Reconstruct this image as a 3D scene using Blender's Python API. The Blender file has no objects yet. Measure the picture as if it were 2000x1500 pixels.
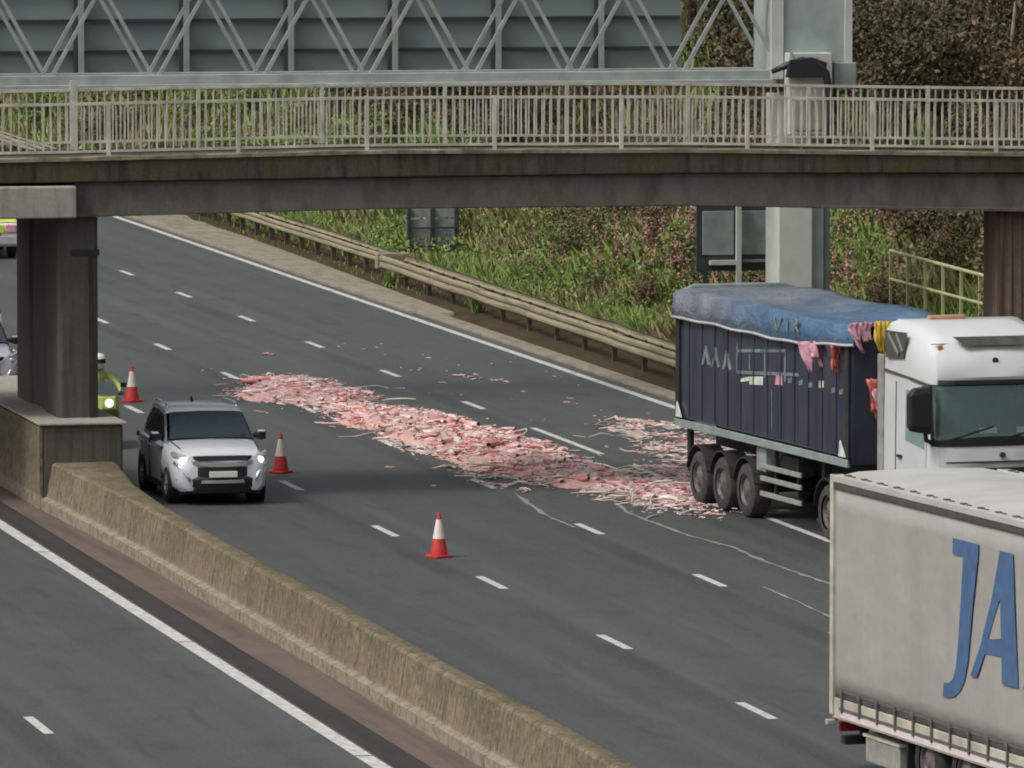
import bpy, bmesh, math, random
import numpy as np
from mathutils import Vector, Matrix, Euler
R = math.radians
random.seed(7); rng = np.random.default_rng(7)
scene = bpy.context.scene
COL = scene.collection

# ------------------------------------------------------------------ camera, sky, sun, exposure
cam_data = bpy.data.cameras.new("camera"); cam = bpy.data.objects.new("camera", cam_data); COL.objects.link(cam)
cam_data.sensor_width = 36.0; cam_data.lens = 267.87
cam_data.clip_start = 1.0; cam_data.clip_end = 6000
cam.location = (0, 0, 13.43)
cam.rotation_euler = (R(90 - 4.5457), 0, R(-12.4065))
scene.camera = cam

SUN_EL, SUN_AZ = 52, -108          # azimuth clockwise from +Y (the road direction)
world = bpy.data.worlds.new("World"); scene.world = world; world.use_nodes = True
wn = world.node_tree.nodes; wl = world.node_tree.links
bg = wn['Background']; sky = wn.new('ShaderNodeTexSky'); sky.sky_type = 'NISHITA'
sky.sun_disc = False; sky.sun_elevation = R(SUN_EL); sky.sun_rotation = R(SUN_AZ)
sky.dust_density = 6.0; sky.air_density = 1.2; sky.ozone_density = 1.0
hs = wn.new('ShaderNodeHueSaturation'); hs.inputs['Saturation'].default_value = 0.25
wl.new(sky.outputs[0], hs.inputs['Color']); wl.new(hs.outputs[0], bg.inputs['Color'])
bg.inputs['Strength'].default_value = 0.105
sd = bpy.data.lights.new("sun", 'SUN'); sun = bpy.data.objects.new("sun", sd); COL.objects.link(sun)
sd.energy = 1.3; sd.angle = R(13); sd.color = (1.0, 0.96, 0.9)
sdir = Vector((math.sin(R(SUN_AZ)) * math.cos(R(SUN_EL)), math.cos(R(SUN_AZ)) * math.cos(R(SUN_EL)), math.sin(R(SUN_EL))))
sun.rotation_euler = sdir.to_track_quat('Z', 'Y').to_euler()
vs = scene.view_settings
vs.view_transform = 'Standard'; vs.look = 'None'; vs.gamma = 1.0; vs.exposure = 0.32
scene.cycles.pixel_filter_type = 'BLACKMAN_HARRIS'; scene.cycles.filter_width = 1.9

# ------------------------------------------------------------------ helpers
class MB:
    def __init__(s): s.v = []; s.f = []; s.m = []
    def add(s, vs, fs, mi=0):
        o = len(s.v); s.v += [tuple(v) for v in vs]; s.f += [tuple(i + o for i in f) for f in fs]; s.m += [mi] * len(fs); return s
    def box(s, x0, x1, y0, y1, z0, z1, mi=0):
        vs = [(x0,y0,z0),(x1,y0,z0),(x1,y1,z0),(x0,y1,z0),(x0,y0,z1),(x1,y0,z1),(x1,y1,z1),(x0,y1,z1)]
        return s.add(vs, [(0,3,2,1),(4,5,6,7),(0,1,5,4),(1,2,6,5),(2,3,7,6),(3,0,4,7)], mi)
    def tube(s, pts, r, n=8, mi=0, cap=True):
        pts = [Vector(p) for p in pts]; rs = r if isinstance(r, (list, tuple)) else [r] * len(pts)
        rings = []; up = None
        for i, p in enumerate(pts):
            t = (pts[min(i+1, len(pts)-1)] - pts[max(i-1, 0)]).normalized()
            if up is None: up = Vector((0,0,1)) if abs(t.z) < .9 else Vector((1,0,0))
            a = t.cross(up).normalized(); b = a.cross(t).normalized(); up = b
            rings.append([p + (a * math.cos(2*math.pi*k/n) + b * math.sin(2*math.pi*k/n)) * rs[i] for k in range(n)])
        vs = [v for r_ in rings for v in r_]; fs = []
        for i in range(len(pts)-1):
            for k in range(n):
                fs.append((i*n+k, i*n+(k+1)%n, (i+1)*n+(k+1)%n, (i+1)*n+k))
        if cap: fs.append(tuple(range(n))[::-1]); fs.append(tuple((len(pts)-1)*n+k for k in range(n)))
        return s.add(vs, fs, mi)
    def bar(s, p0, p1, w, h, mi=0):
        p0, p1 = Vector(p0), Vector(p1); t = (p1-p0).normalized()
        up = Vector((0,0,1)) if abs(t.z) < .95 else Vector((0,1,0))
        a = t.cross(up).normalized() * w/2; b = a.cross(t).normalized() * h/2
        vs = [p0-a-b, p0+a-b, p0+a+b, p0-a+b, p1-a-b, p1+a-b, p1+a+b, p1-a+b]
        return s.add(vs, [(0,3,2,1),(4,5,6,7),(0,1,5,4),(1,2,6,5),(2,3,7,6),(3,0,4,7)], mi)
    def lathe(s, prof, c=(0,0,0), axis='z', n=24, mi=0):
        vs = []
        for r_, h in prof:
            for k in range(n):
                a = 2*math.pi*k/n; x, y = r_*math.cos(a), r_*math.sin(a)
                p = (x, y, h) if axis == 'z' else ((h, x, y) if axis == 'x' else (x, h, y))
                vs.append((p[0]+c[0], p[1]+c[1], p[2]+c[2]))
        fs = []
        for i in range(len(prof)-1):
            for k in range(n): fs.append((i*n+k, i*n+(k+1)%n, (i+1)*n+(k+1)%n, (i+1)*n+k))
        return s.add(vs, fs, mi)
    def prism(s, poly, axis, a0, a1, mi=0):
        def P(p, a):
            return {'x': (a, p[0], p[1]), 'y': (p[0], a, p[1]), 'z': (p[0], p[1], a)}[axis]
        n = len(poly); vs = [P(p, a0) for p in poly] + [P(p, a1) for p in poly]
        fs = [tuple(range(n)), tuple(range(2*n-1, n-1, -1))] + [(i, i+n, (i+1)%n+n, (i+1)%n) for i in range(n)]
        return s.add(vs, fs, mi)
    def loft(s, secs, closed=True, cap=True, mi=0, skip=()):
        n = len(secs[0]); vs = [v for q in secs for v in q]; fs = []
        for i in range(len(secs)-1):
            for k in range(n if closed else n-1):
                if (i, k) in skip: continue
                fs.append((i*n+k, i*n+(k+1)%n, (i+1)*n+(k+1)%n, (i+1)*n+k))
        if cap: fs.append(tuple(range(n))[::-1]); fs.append(tuple((len(secs)-1)*n+k for k in range(n)))
        return s.add(vs, fs, mi)
    def quad(s, a, b, c, d, mi=0): return s.add([a,b,c,d], [(0,1,2,3)], mi)

def obj(name, mb, mat, parent=None, smooth=False, bevel=0, fix=True, sub=0, bseg=2):
    me = bpy.data.meshes.new(name)
    me.from_pydata(mb.v, [], mb.f)
    mats = mat if isinstance(mat, (list, tuple)) else [mat]
    for m in mats: me.materials.append(m)
    if len(mats) > 1: me.polygons.foreach_set('material_index', mb.m)
    if fix:
        bm = bmesh.new(); bm.from_mesh(me); bmesh.ops.recalc_face_normals(bm, faces=bm.faces); bm.to_mesh(me); bm.free()
    if smooth: me.polygons.foreach_set('use_smooth', [True]*len(me.polygons))
    me.update()
    o = bpy.data.objects.new(name, me); COL.objects.link(o)
    if parent is not None: o.parent = parent
    if bevel:
        b = o.modifiers.new('bevel', 'BEVEL'); b.width = bevel; b.segments = bseg; b.limit_method = 'ANGLE'; b.angle_limit = R(35)
        b.harden_normals = False
    if sub:
        m = o.modifiers.new('subd', 'SUBSURF'); m.levels = sub; m.render_levels = sub
    if smooth == 'auto':
        try:
            me.set_sharp_from_angle(angle=R(38))
        except Exception: pass
    return o

def fastmesh(name, V, F, mat, parent=None, attr=None):
    """V (n,3) array, F (m,k) array of equal-sized faces"""
    me = bpy.data.meshes.new(name); k = F.shape[1]
    me.vertices.add(len(V)); me.vertices.foreach_set('co', np.asarray(V, np.float32).ravel())
    me.loops.add(F.size); me.loops.foreach_set('vertex_index', F.astype(np.int32).ravel())
    me.polygons.add(len(F)); me.polygons.foreach_set('loop_start', np.arange(0, F.size, k, dtype=np.int32))
    try: me.polygons.foreach_set('loop_total', np.full(len(F), k, np.int32))
    except Exception: pass
    me.materials.append(mat); me.update(calc_edges=True); me.validate()
    o = bpy.data.objects.new(name, me); COL.objects.link(o)
    if parent is not None: o.parent = parent
    return o

def tag(o, label=None, cat=None, group=None, kind=None):
    if label: o['label'] = label
    if cat: o['category'] = cat
    if group: o['group'] = group
    if kind: o['kind'] = kind
    return o
def thing(name, label, cat, loc=(0,0,0), rz=0.0, group=None):
    o = bpy.data.objects.new(name, None); COL.objects.link(o); o.empty_display_size = .3
    o.location = loc; o.rotation_euler = (0,0,rz); return tag(o, label, cat, group)
def kids(o): return [c for c in bpy.data.objects if c.parent == o]
def dup(root, loc, rz=0.0, scale=None, label=None, group=None):
    r = root.copy(); COL.objects.link(r); r.location = loc; r.rotation_euler = (0,0,rz)
    if scale: r.scale = scale if isinstance(scale, tuple) else (scale,)*3
    if label: r['label'] = label
    if group: r['group'] = group
    for c in kids(root):
        d = c.copy(); COL.objects.link(d); d.parent = r
        for g in kids(c):
            e = g.copy(); COL.objects.link(e); e.parent = d
    return r

# ------------------------------------------------------------------ materials
def newmat(name):
    m = bpy.data.materials.new(name); m.use_nodes = True
    return m, m.node_tree.nodes, m.node_tree.links, m.node_tree.nodes['Principled BSDF']
def spec(b, v):
    if 'Specular IOR Level' in b.inputs: b.inputs['Specular IOR Level'].default_value = v
def plain(name, c, rough=.6, metal=0.0, sp=.5, noise=.12, nscale=6.0, coat=0.0, bump=0.0, bscale=60.0):
    m, n, l, b = newmat(name)
    b.inputs['Roughness'].default_value = rough; b.inputs['Metallic'].default_value = metal; spec(b, sp)
    if coat: b.inputs['Coat Weight'].default_value = coat; b.inputs['Coat Roughness'].default_value = .08
    tc = n.new('ShaderNodeTexCoord')
    nt = n.new('ShaderNodeTexNoise'); nt.inputs['Scale'].default_value = nscale; nt.inputs['Detail'].default_value = 6
    l.new(tc.outputs['Object'], nt.inputs['Vector'])
    mr = n.new('ShaderNodeMapRange'); mr.inputs[1].default_value = .3; mr.inputs[2].default_value = .7
    mr.inputs[3].default_value = 1 - noise; mr.inputs[4].default_value = 1 + noise
    l.new(nt.outputs[0], mr.inputs[0])
    mx = n.new('ShaderNodeMix'); mx.data_type = 'RGBA'; mx.blend_type = 'MULTIPLY'; mx.inputs[0].default_value = 1
    mx.inputs[6].default_value = (*c, 1); l.new(mr.outputs[0], mx.inputs[7]); l.new(mx.outputs[2], b.inputs['Base Color'])
    if bump:
        n2 = n.new('ShaderNodeTexNoise'); n2.inputs['Scale'].default_value = bscale; n2.inputs['Detail'].default_value = 4
        l.new(tc.outputs['Object'], n2.inputs['Vector'])
        bp = n.new('ShaderNodeBump'); bp.inputs['Strength'].default_value = bump; bp.inputs['Distance'].default_value = .02
        l.new(n2.outputs[0], bp.inputs['Height']); l.new(bp.outputs[0], b.inputs['Normal'])
    return m
def emit(name, c, s):
    m, n, l, b = newmat(name); b.inputs['Base Color'].default_value = (*c, 1)
    b.inputs['Emission Color'].default_value = (*c, 1); b.inputs['Emission Strength'].default_value = s; return m

class NG:
    """tiny node-graph helper"""
    def __init__(s, name, rough=.9, sp=.3):
        s.m, s.n, s.l, s.b = newmat(name); s.b.inputs['Roughness'].default_value = rough; spec(s.b, sp)
        s.tc = s.n.new('ShaderNodeTexCoord').outputs['Object']
    def mapped(s, scale, loc=(0,0,0)):
        mp = s.n.new('ShaderNodeMapping'); mp.inputs['Scale'].default_value = scale; mp.inputs['Location'].default_value = loc
        s.l.new(s.tc, mp.inputs['Vector']); return mp.outputs[0]
    def noise(s, vec, scale=1., detail=5, rough=.55, dist=0.):
        t = s.n.new('ShaderNodeTexNoise'); t.inputs['Scale'].default_value = scale; t.inputs['Detail'].default_value = detail
        t.inputs['Roughness'].default_value = rough; t.inputs['Distortion'].default_value = dist
        s.l.new(vec, t.inputs['Vector']); return t.outputs[0]
    def rng(s, v, a, b, c=0., d=1.):
        t = s.n.new('ShaderNodeMapRange'); t.inputs[1].default_value = a; t.inputs[2].default_value = b
        t.inputs[3].default_value = c; t.inputs[4].default_value = d; s.l.new(v, t.inputs[0]); return t.outputs[0]
    def mix(s, fac, a, b, mode='MIX'):
        t = s.n.new('ShaderNodeMix'); t.data_type = 'RGBA'; t.blend_type = mode
        for i, v in ((0, fac), (6, a), (7, b)):
            if isinstance(v, (int, float)): t.inputs[i].default_value = v
            elif isinstance(v, tuple): t.inputs[i].default_value = (*v, 1) if len(v) == 3 else v
            else: s.l.new(v, t.inputs[i])
        return t.outputs[2]
    def math(s, op, a, b=0.):
        t = s.n.new('ShaderNodeMath'); t.operation = op
        for i, v in ((0, a), (1, b)):
            if isinstance(v, (int, float)): t.inputs[i].default_value = v
            else: s.l.new(v, t.inputs[i])
        return t.outputs[0]
    def axis(s, k):
        t = s.n.new('ShaderNodeSeparateXYZ'); s.l.new(s.tc, t.inputs[0]); return t.outputs[k]
    def island(s):
        return s.n.new('ShaderNodeNewGeometry').outputs['Random Per Island']
    def objrand(s):
        return s.n.new('ShaderNodeObjectInfo').outputs['Random']
    def ramp(s, v, stops):
        t = s.n.new('ShaderNodeValToRGB'); e = t.color_ramp.elements
        e[0].position, e[0].color = stops[0][0], (*stops[0][1], 1); e[1].position, e[1].color = stops[-1][0], (*stops[-1][1], 1)
        for p, c in stops[1:-1]:
            q = e.new(p); q.color = (*c, 1)
        s.l.new(v, t.inputs[0]); return t.outputs[0]
    def bump(s, h, strength=.3, dist=.02):
        t = s.n.new('ShaderNodeBump'); t.inputs['Strength'].default_value = strength; t.inputs['Distance'].default_value = dist
        s.l.new(h, t.inputs['Height']); s.l.new(t.outputs[0], s.b.inputs['Normal'])
    def out(s, c): s.l.new(c, s.b.inputs['Base Color']); return s.m

def asphalt():
    g = NG('asphalt', .66, .45)
    fine = g.noise(g.mapped((1,.6,1)), 17, 6, .75)
    long_ = g.noise(g.mapped((1.1,.018,1)), 1.6, 4, .6)
    patch = g.noise(g.mapped((.35,.06,1)), 1.0, 3, .5)
    c = g.ramp(long_, [(.28,(.030,.034,.034)),(.5,(.044,.048,.047)),(.72,(.069,.073,.071))])
    c = g.mix(g.rng(patch,.35,.7,0,.55), c, (.070,.076,.074))
    # dark sealed joints beside the lane lines
    x = g.axis(0); dark = None
    for u in (26.6, 30.25, 33.9, 16.2):
        d = g.math('ABSOLUTE', g.math('SUBTRACT', g.math('ADD', x, g.math('MULTIPLY', g.noise(g.mapped((0,.05,0)),1,2), .35)), u+.17))
        k = g.rng(d, .14, .34, .9, 0.)
        dark = k if dark is None else g.math('MAXIMUM', dark, k)
    dm = g.math('MULTIPLY', dark, g.rng(g.noise(g.mapped((.6,.12,1)),1,3),.35,.6,.1,1))
    c = g.mix(dm, c, (.022,.023,.023))
    # tyre tracks
    tr = None
    for u in (24.2, 25.9, 28.0, 29.6, 31.6, 33.3, 35.4, 37.1, 13.9, 15.4, 17.7, 19.3):
        d = g.math('ABSOLUTE', g.math('SUBTRACT', x, u)); k = g.rng(d, .1, .55, .35, 0)
        tr = k if tr is None else g.math('MAXIMUM', tr, k)
    c = g.mix(tr, c, (.040,.044,.044))
    c = g.mix(g.rng(fine,.42,.68,0,.62), c, (.095,.102,.100), 'MIX'); c = g.mix(g.rng(fine,.30,.42,.5,0), c, (.02,.022,.022))
    bl = g.noise(g.mapped((.5,.22,1)), 2.2, 6, .72)
    c = g.mix(g.rng(bl,.52,.68,0,.55), c, (.030,.033,.033)); c = g.mix(g.rng(bl,.28,.42,.4,0), c, (.092,.094,.088))
    oil = g.noise(g.mapped((1.3,.10,1)), 1.9, 4, .6)
    c = g.mix(g.rng(oil,.60,.72,0,.5), c, (.024,.026,.026))
    g.bump(g.noise(g.mapped((1,1,1)), 45, 3), .35, .015)
    return g.out(c)
M = {}
M['asphalt'] = asphalt()
def paint_white():
    g = NG('road_paint', .65, .4)
    c = g.mix(g.rng(g.noise(g.mapped((1,1,1)),7,6,.7),.42,.68), (.56,.56,.53), (.27,.27,.26)); return g.out(c)
M['paint'] = paint_white()
def concrete(name, c1, c2, streak, moss, mossamt=.5, zmoss=None, sscale=(5,5,.35)):
    g = NG(name, .92, .2)
    a = g.noise(g.mapped((1,1,1)), 1.3, 6, .62)
    c = g.mix(g.rng(a,.3,.7), c1, c2)
    st = g.noise(g.mapped(sscale), 1.6, 5, .6)
    c = g.mix(g.rng(st,.48,.68,0,.85), c, streak)
    mo = g.noise(g.mapped((.9,.9,1.6)), 1.1, 6, .66)
    f = g.rng(mo, .46, .64, 0, mossamt)
    if zmoss:
        f = g.math('MULTIPLY', f, g.rng(g.axis(2), zmoss[0], zmoss[1], .15, 1.0))
    c = g.mix(f, c, moss)
    fine = g.noise(g.mapped((1,1,1)), 16, 5, .7)
    c = g.mix(g.rng(fine,.35,.65,0,.35), c, streak)
    g.bump(fine, .4, .02)
    return g.out(c)
def barriermat():
    g = NG('stained_concrete', .93, .15)
    a = g.noise(g.mapped((1,.5,1)), 1.1, 6, .65)
    c = g.mix(g.rng(a,.32,.68), (.225,.182,.128), (.150,.120,.083))
    st = g.noise(g.mapped((4.2,4.2,.22)), 1.5, 6, .68)
    c = g.mix(g.rng(st,.46,.64,0,.75), c, (.100,.078,.050))
    st2 = g.noise(g.mapped((9,9,.35)), 1.5, 4, .6)
    c = g.mix(g.rng(st2,.54,.66,0,.75), c, (.29,.225,.15))
    z = g.axis(2)
    mo = g.noise(g.mapped((1.2,.8,1.5)), 1.2, 6, .7)
    c = g.mix(g.math('MULTIPLY', g.rng(mo,.42,.58), g.rng(z,.35,.95,.05,.95)), c, (.105,.098,.055))
    c = g.mix(g.math('MULTIPLY', g.rng(mo,.38,.6,.25,.9), g.rng(z,.90,.95)), c, (.13,.115,.072))
    lo_ = g.noise(g.mapped((2,2.2,3)), 2.0, 6, .72)
    band = g.math('MULTIPLY', g.rng(z,.22,.30,1,0), g.rng(lo_,.40,.56,.15,.85))
    c = g.mix(band, c, (.30,.265,.21))
    jt = g.math('ABSOLUTE', g.math('SUBTRACT', g.math('FRACT', g.math('DIVIDE', g.axis(1), 6.1)), .5))
    c = g.mix(g.rng(jt,.0,.006,.8,0), c, (.05,.04,.028))
    sp_ = g.noise(g.mapped((1,1,1)), 9, 5, .75)
    c = g.mix(g.rng(sp_,.53,.66,0,.75), c, (.055,.042,.026)); c = g.mix(g.rng(sp_,.32,.45,.6,0), c, (.33,.28,.21))
    g.bump(sp_, .5, .03); return g.out(c)
M['barrier'] = barriermat()
M['bridge'] = concrete('bridge_concrete', (.175,.165,.145), (.125,.118,.104), (.08,.074,.063), (.10,.095,.062), .4, None, (1.6,1.6,.6))
M['fascia'] = concrete('mossy_concrete', (.105,.096,.078), (.055,.05,.04), (.022,.02,.015), (.075,.08,.026), .7, None, (3,3,.5))
M['cap'] = concrete('pale_concrete', (.38,.365,.32), (.32,.31,.27), (.21,.20,.17), (.2,.2,.15), .2)
M['coping'] = concrete('coping_concrete', (.34,.32,.25), (.25,.23,.17), (.10,.09,.06), (.13,.15,.05), .7, None, (2,2,.5))
M['pier'] = concrete('dark_concrete', (.125,.115,.098), (.095,.087,.074), (.055,.05,.042), (.07,.068,.045), .4, None, (6,6,.3))
M['rustpier'] = concrete('rust_stained_concrete', (.24,.175,.14), (.18,.13,.10), (.075,.055,.043), (.10,.085,.06), .3, None, (8,8,.2))
M['verge_conc'] = concrete('worn_verge_concrete', (.30,.27,.22), (.23,.205,.16), (.15,.13,.10), (.15,.14,.08), .35, None, (2,.5,2))
M['median'] = concrete('median_surface', (.165,.128,.108), (.125,.098,.082), (.085,.07,.06), (.10,.09,.06), .2, None, (1.5,.1,1))
M['median_dark'] = concrete('median_channel', (.052,.048,.046), (.04,.037,.036), (.028,.027,.026), (.05,.05,.035), .3, None, (2,.1,1))
def soil():
    g = NG('verge_soil', 1, .1)
    a = g.noise(g.mapped((1,1,1)), .6, 6, .65); b = g.noise(g.mapped((1,1,1)), 4, 5, .7)
    c = g.ramp(a, [(.3,(.045,.032,.02)),(.5,(.075,.055,.033)),(.62,(.06,.062,.025)),(.8,(.085,.09,.03))])
    c = g.mix(g.rng(b,.35,.65,0,.6), c, (.035,.026,.017)); g.bump(b, .8, .1); return g.out(c)
M['soil'] = soil()
def leafmat(name, cols, rough=.6):
    g = NG(name, rough, .25)
    c = g.ramp(g.island(), [(i/(len(cols)-1), k) for i, k in enumerate(cols)])
    big = g.noise(g.mapped((1,1,1)), .8, 3)
    c = g.mix(g.rng(big,.35,.65,0,.35), c, cols[0])
    return g.out(c)
M['leaf_green'] = leafmat('leaf_green', [(.09,.145,.035),(.15,.235,.055),(.22,.31,.085),(.28,.29,.11)])
M['leaf_olive'] = leafmat('leaf_olive', [(.06,.068,.027),(.11,.115,.045),(.17,.165,.07),(.24,.20,.095)])
M['leaf_brown'] = leafmat('leaf_brown', [(.055,.042,.025),(.11,.08,.045),(.165,.118,.065),(.21,.11,.065)])
M['leaf_dark'] = leafmat('leaf_dark', [(.042,.04,.021),(.07,.066,.032),(.11,.095,.048),(.14,.108,.06)])
M['bark'] = plain('bark', (.075,.058,.042), .9, noise=.4, nscale=8)
M['palebark'] = plain('pale_bark', (.17,.145,.11), .9, noise=.4, nscale=8)
def grassmat():
    g = NG('grass_blades', .7, .2)
    big = g.noise(g.mapped((.5,.16,.5)), 1.0, 3)
    r = g.island()
    green = g.ramp(r, [(0,(.11,.17,.04)),(.4,(.18,.275,.06)),(.75,(.25,.34,.10)),(1,(.34,.34,.15))])
    dry = g.ramp(r, [(0,(.13,.13,.055)),(.4,(.22,.20,.09)),(.75,(.32,.27,.14)),(1,(.30,.19,.125))])
    return g.out(g.mix(g.rng(big,.46,.62), green, dry))
M['grass'] = grassmat()
M['flower'] = leafmat('flower_heads', [(.22,.12,.08),(.32,.19,.13),(.38,.25,.17),(.46,.22,.27),(.30,.17,.11),(.52,.24,.33)])
def offal():
    g = NG('offal_wet', .28, .5)
    c = g.ramp(g.island(), [(0,(.50,.20,.19)),(.2,(.68,.30,.28)),(.4,(.72,.46,.44)),(.6,(.70,.57,.54)),(.8,(.66,.60,.54)),(1,(.70,.42,.46))])
    return g.out(c)
M['offal'] = offal()
def slurry():
    g = NG('offal_slurry', .3, .5)
    a = g.noise(g.mapped((1,.8,1)), 3.4, 7, .75, .8); b_ = g.noise(g.mapped((1,.7,1)), .9, 4, .6)
    c = g.ramp(a, [(.28,(.30,.14,.12)),(.40,(.62,.24,.21)),(.50,(.70,.44,.40)),(.60,(.66,.30,.27)),(.72,(.70,.56,.50))])
    pale = g.ramp(a, [(.3,(.22,.19,.165)),(.5,(.48,.40,.35)),(.7,(.62,.55,.48))])
    c = g.mix(g.rng(b_,.44,.62,0,.7), c, pale)
    c = g.mix(g.rng(g.axis(0),33.6,34.8), c, pale)
    g.bump(a, .8, .08); return g.out(c)
M['slurry'] = slurry()
M['pale'] = leafmat('pale_strings', [(.62,.56,.50),(.66,.50,.46),(.56,.53,.47),(.64,.42,.40)], .35)
M['trail'] = concrete('pale_slurry_trail', (.30,.285,.265), (.22,.21,.195), (.11,.108,.10), (.30,.22,.20), .5, None, (1,1,1))
M['galv'] = plain('galvanised_steel', (.36,.36,.33), .5, .35, noise=.25, nscale=5)
M['rail_tan'] = concrete('weathered_rail', (.33,.29,.20), (.27,.235,.165), (.15,.125,.085), (.20,.20,.10), .35, None, (1,.4,6))
M['truss'] = plain('gantry_paint', (.36,.40,.38), .45, .15, noise=.16, nscale=3)
M['chord'] = plain('chord_paint', (.33,.36,.345), .5, .15, noise=.2, nscale=2)
def signback():
    g = NG('sign_back', .5, .4)
    a = g.noise(g.mapped((.5,1,.8)), 1.2, 4)
    return g.out(g.mix(g.rng(a,.35,.65), (.20,.26,.255), (.25,.31,.29)))
M['signback'] = signback()
M['signframe'] = plain('sign_frame', (.035,.045,.048), .6)
M['panelgrey'] = plain('panel_grey', (.24,.28,.275), .5, noise=.2, nscale=3)
M['louvre'] = plain('louvre_grey', (.24,.27,.27), .5, noise=.25, nscale=4)
M['legpale'] = plain('gantry_leg_paint', (.50,.52,.47), .5, noise=.1, nscale=2)
M['legdark'] = plain('gantry_leg_side', (.33,.39,.36), .5, noise=.15, nscale=2)
M['blackpipe'] = plain('black_duct', (.02,.021,.03), .45)
M['parapet'] = plain('parapet_paint', (.47,.455,.385), .6, noise=.3, nscale=3)
M['handrail'] = plain('handrail_paint', (.36,.37,.19), .55, noise=.25, nscale=2)
M['rubber'] = plain('tyre_rubber', (.022,.022,.023), .85, noise=.3, nscale=14)
M['tyre_dusty'] = plain('dusty_tyre', (.045,.043,.042), .9, noise=.4, nscale=9)
M['rim'] = plain('rim_alloy', (.32,.33,.34), .4, .6)
M['rim_dirty'] = plain('rim_dirty', (.13,.115,.11), .6, .3, noise=.4, nscale=9)
M['black'] = plain('black_plastic', (.014,.014,.016), .55)
M['chassis'] = plain('chassis_steel', (.022,.021,.022), .7, noise=.4, nscale=5)
M['silver'] = plain('silver_paint', (.66,.70,.73), .25, .1, noise=.04, coat=.6)
M['silver_dark'] = plain('grey_paint', (.58,.57,.63), .3, .1, noise=.04, coat=.6)
M['chrome'] = plain('bright_trim', (.75,.77,.78), .2, .8, noise=.02)
def glass(name, c, rough=.06, mixf=.6, tcol=.55):
    m, n, l, b = newmat(name); b.inputs['Base Color'].default_value = (*c, 1); b.inputs['Roughness'].default_value = rough; spec(b, .8)
    b.inputs['Coat Weight'].default_value = .5; b.inputs['Coat Roughness'].default_value = .03
    tr = n.new('ShaderNodeBsdfTransparent'); tr.inputs[0].default_value = (tcol*.92,tcol,tcol*.98,1)
    mx = n.new('ShaderNodeMixShader'); mx.inputs[0].default_value = mixf
    l.new(tr.outputs[0], mx.inputs[1]); l.new(b.outputs[0], mx.inputs[2]); l.new(mx.outputs[0], n['Material Output'].inputs['Surface'])
    return m
M['glass'] = glass('car_glass', (.075,.105,.12), mixf=.65)
M['lorryglass'] = glass('lorry_glass', (.16,.26,.24), mixf=.42, tcol=.9)
M['tint'] = plain('tinted_glass', (.012,.016,.018), .06, sp=.8, noise=.02)
M['interior'] = plain('cab_interior', (.055,.06,.063), .8, noise=.4, nscale=3)
M['lamp'] = emit('headlamp_lit', (1,.95,.85), 3.2)
M['lampglass'] = plain('lamp_cluster', (.55,.57,.58), .15, .4)
M['plate'] = plain('plate_white', (.66,.66,.60), .5, noise=.05)
M['redlamp'] = plain('red_lens', (.45,.03,.03), .25)
M['orange'] = plain('amber_lens', (.6,.22,.03), .3)
M['rustbar'] = plain('faded_orange', (.42,.22,.13), .6, noise=.3)
M['conered'] = plain('cone_red', (.50,.035,.03), .5, noise=.15, nscale=9)
M['conewhite'] = plain('cone_sleeve', (.68,.60,.58), .4, noise=.08, nscale=9)
M['hivis'] = plain('hivis_yellow', (.32,.38,.10), .6, noise=.12)
M['hivis_bright'] = plain('hivis_panel', (.50,.62,.10), .5, noise=.1)
M['van_white'] = plain('van_white', (.66,.67,.66), .35, coat=.4, noise=.05)
M['cabwhite'] = plain('cab_white', (.56,.58,.57), .3, coat=.5, noise=.05, nscale=1.5)
def trailernavy():
    g = NG('trailer_navy', .22, .6)
    st = g.noise(g.mapped((1,9,.25)), 1.0, 5, .65)
    c = g.mix(g.rng(st,.4,.66), (.026,.031,.054), (.056,.063,.088))  # vertical streak reflections put into the navy as paler bands
    d = g.noise(g.mapped((1,1.2,1.2)), 1.0, 5, .6)
    c = g.mix(g.rng(d,.5,.7,0,.5), c, (.07,.072,.078)); return g.out(c)
M['navy'] = trailernavy()
def tarp():
    g = NG('blue_tarpaulin', .34, .5)
    y = g.axis(1); a = g.noise(g.mapped((1,1,1)), 1.1, 5, .6, .4)
    grey = g.mix(g.rng(a,.35,.65), (.12,.14,.18), (.22,.24,.28))
    blue = g.mix(g.rng(a,.35,.65), (.055,.115,.20), (.10,.18,.285))
    f = g.rng(g.math('ADD', y, g.math('MULTIPLY', a, 3.0)), -4.6, -.4, 1, 0)
    c = g.mix(f, grey, blue)
    g.bump(g.math('ADD', g.noise(g.mapped((1.2,.9,1.6)), 1.7, 3, .5, 1.6), g.math('MULTIPLY', g.noise(g.mapped((2.,1,2)), 4.5, 4, .6, .8), .4)), .55, .14); return g.out(c)
M['tarp'] = tarp()
M['hem'] = plain('tarp_hem', (.42,.43,.44), .6, noise=.2)
M['graphic'] = plain('faded_graphic', (.15,.185,.195), .6, noise=.5, nscale=4)
M['graphic_bright'] = plain('bright_graphic', (.55,.60,.52), .6, noise=.3, nscale=7)
M['graphic_pink'] = plain('pink_graphic', (.60,.30,.36), .6)
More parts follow.
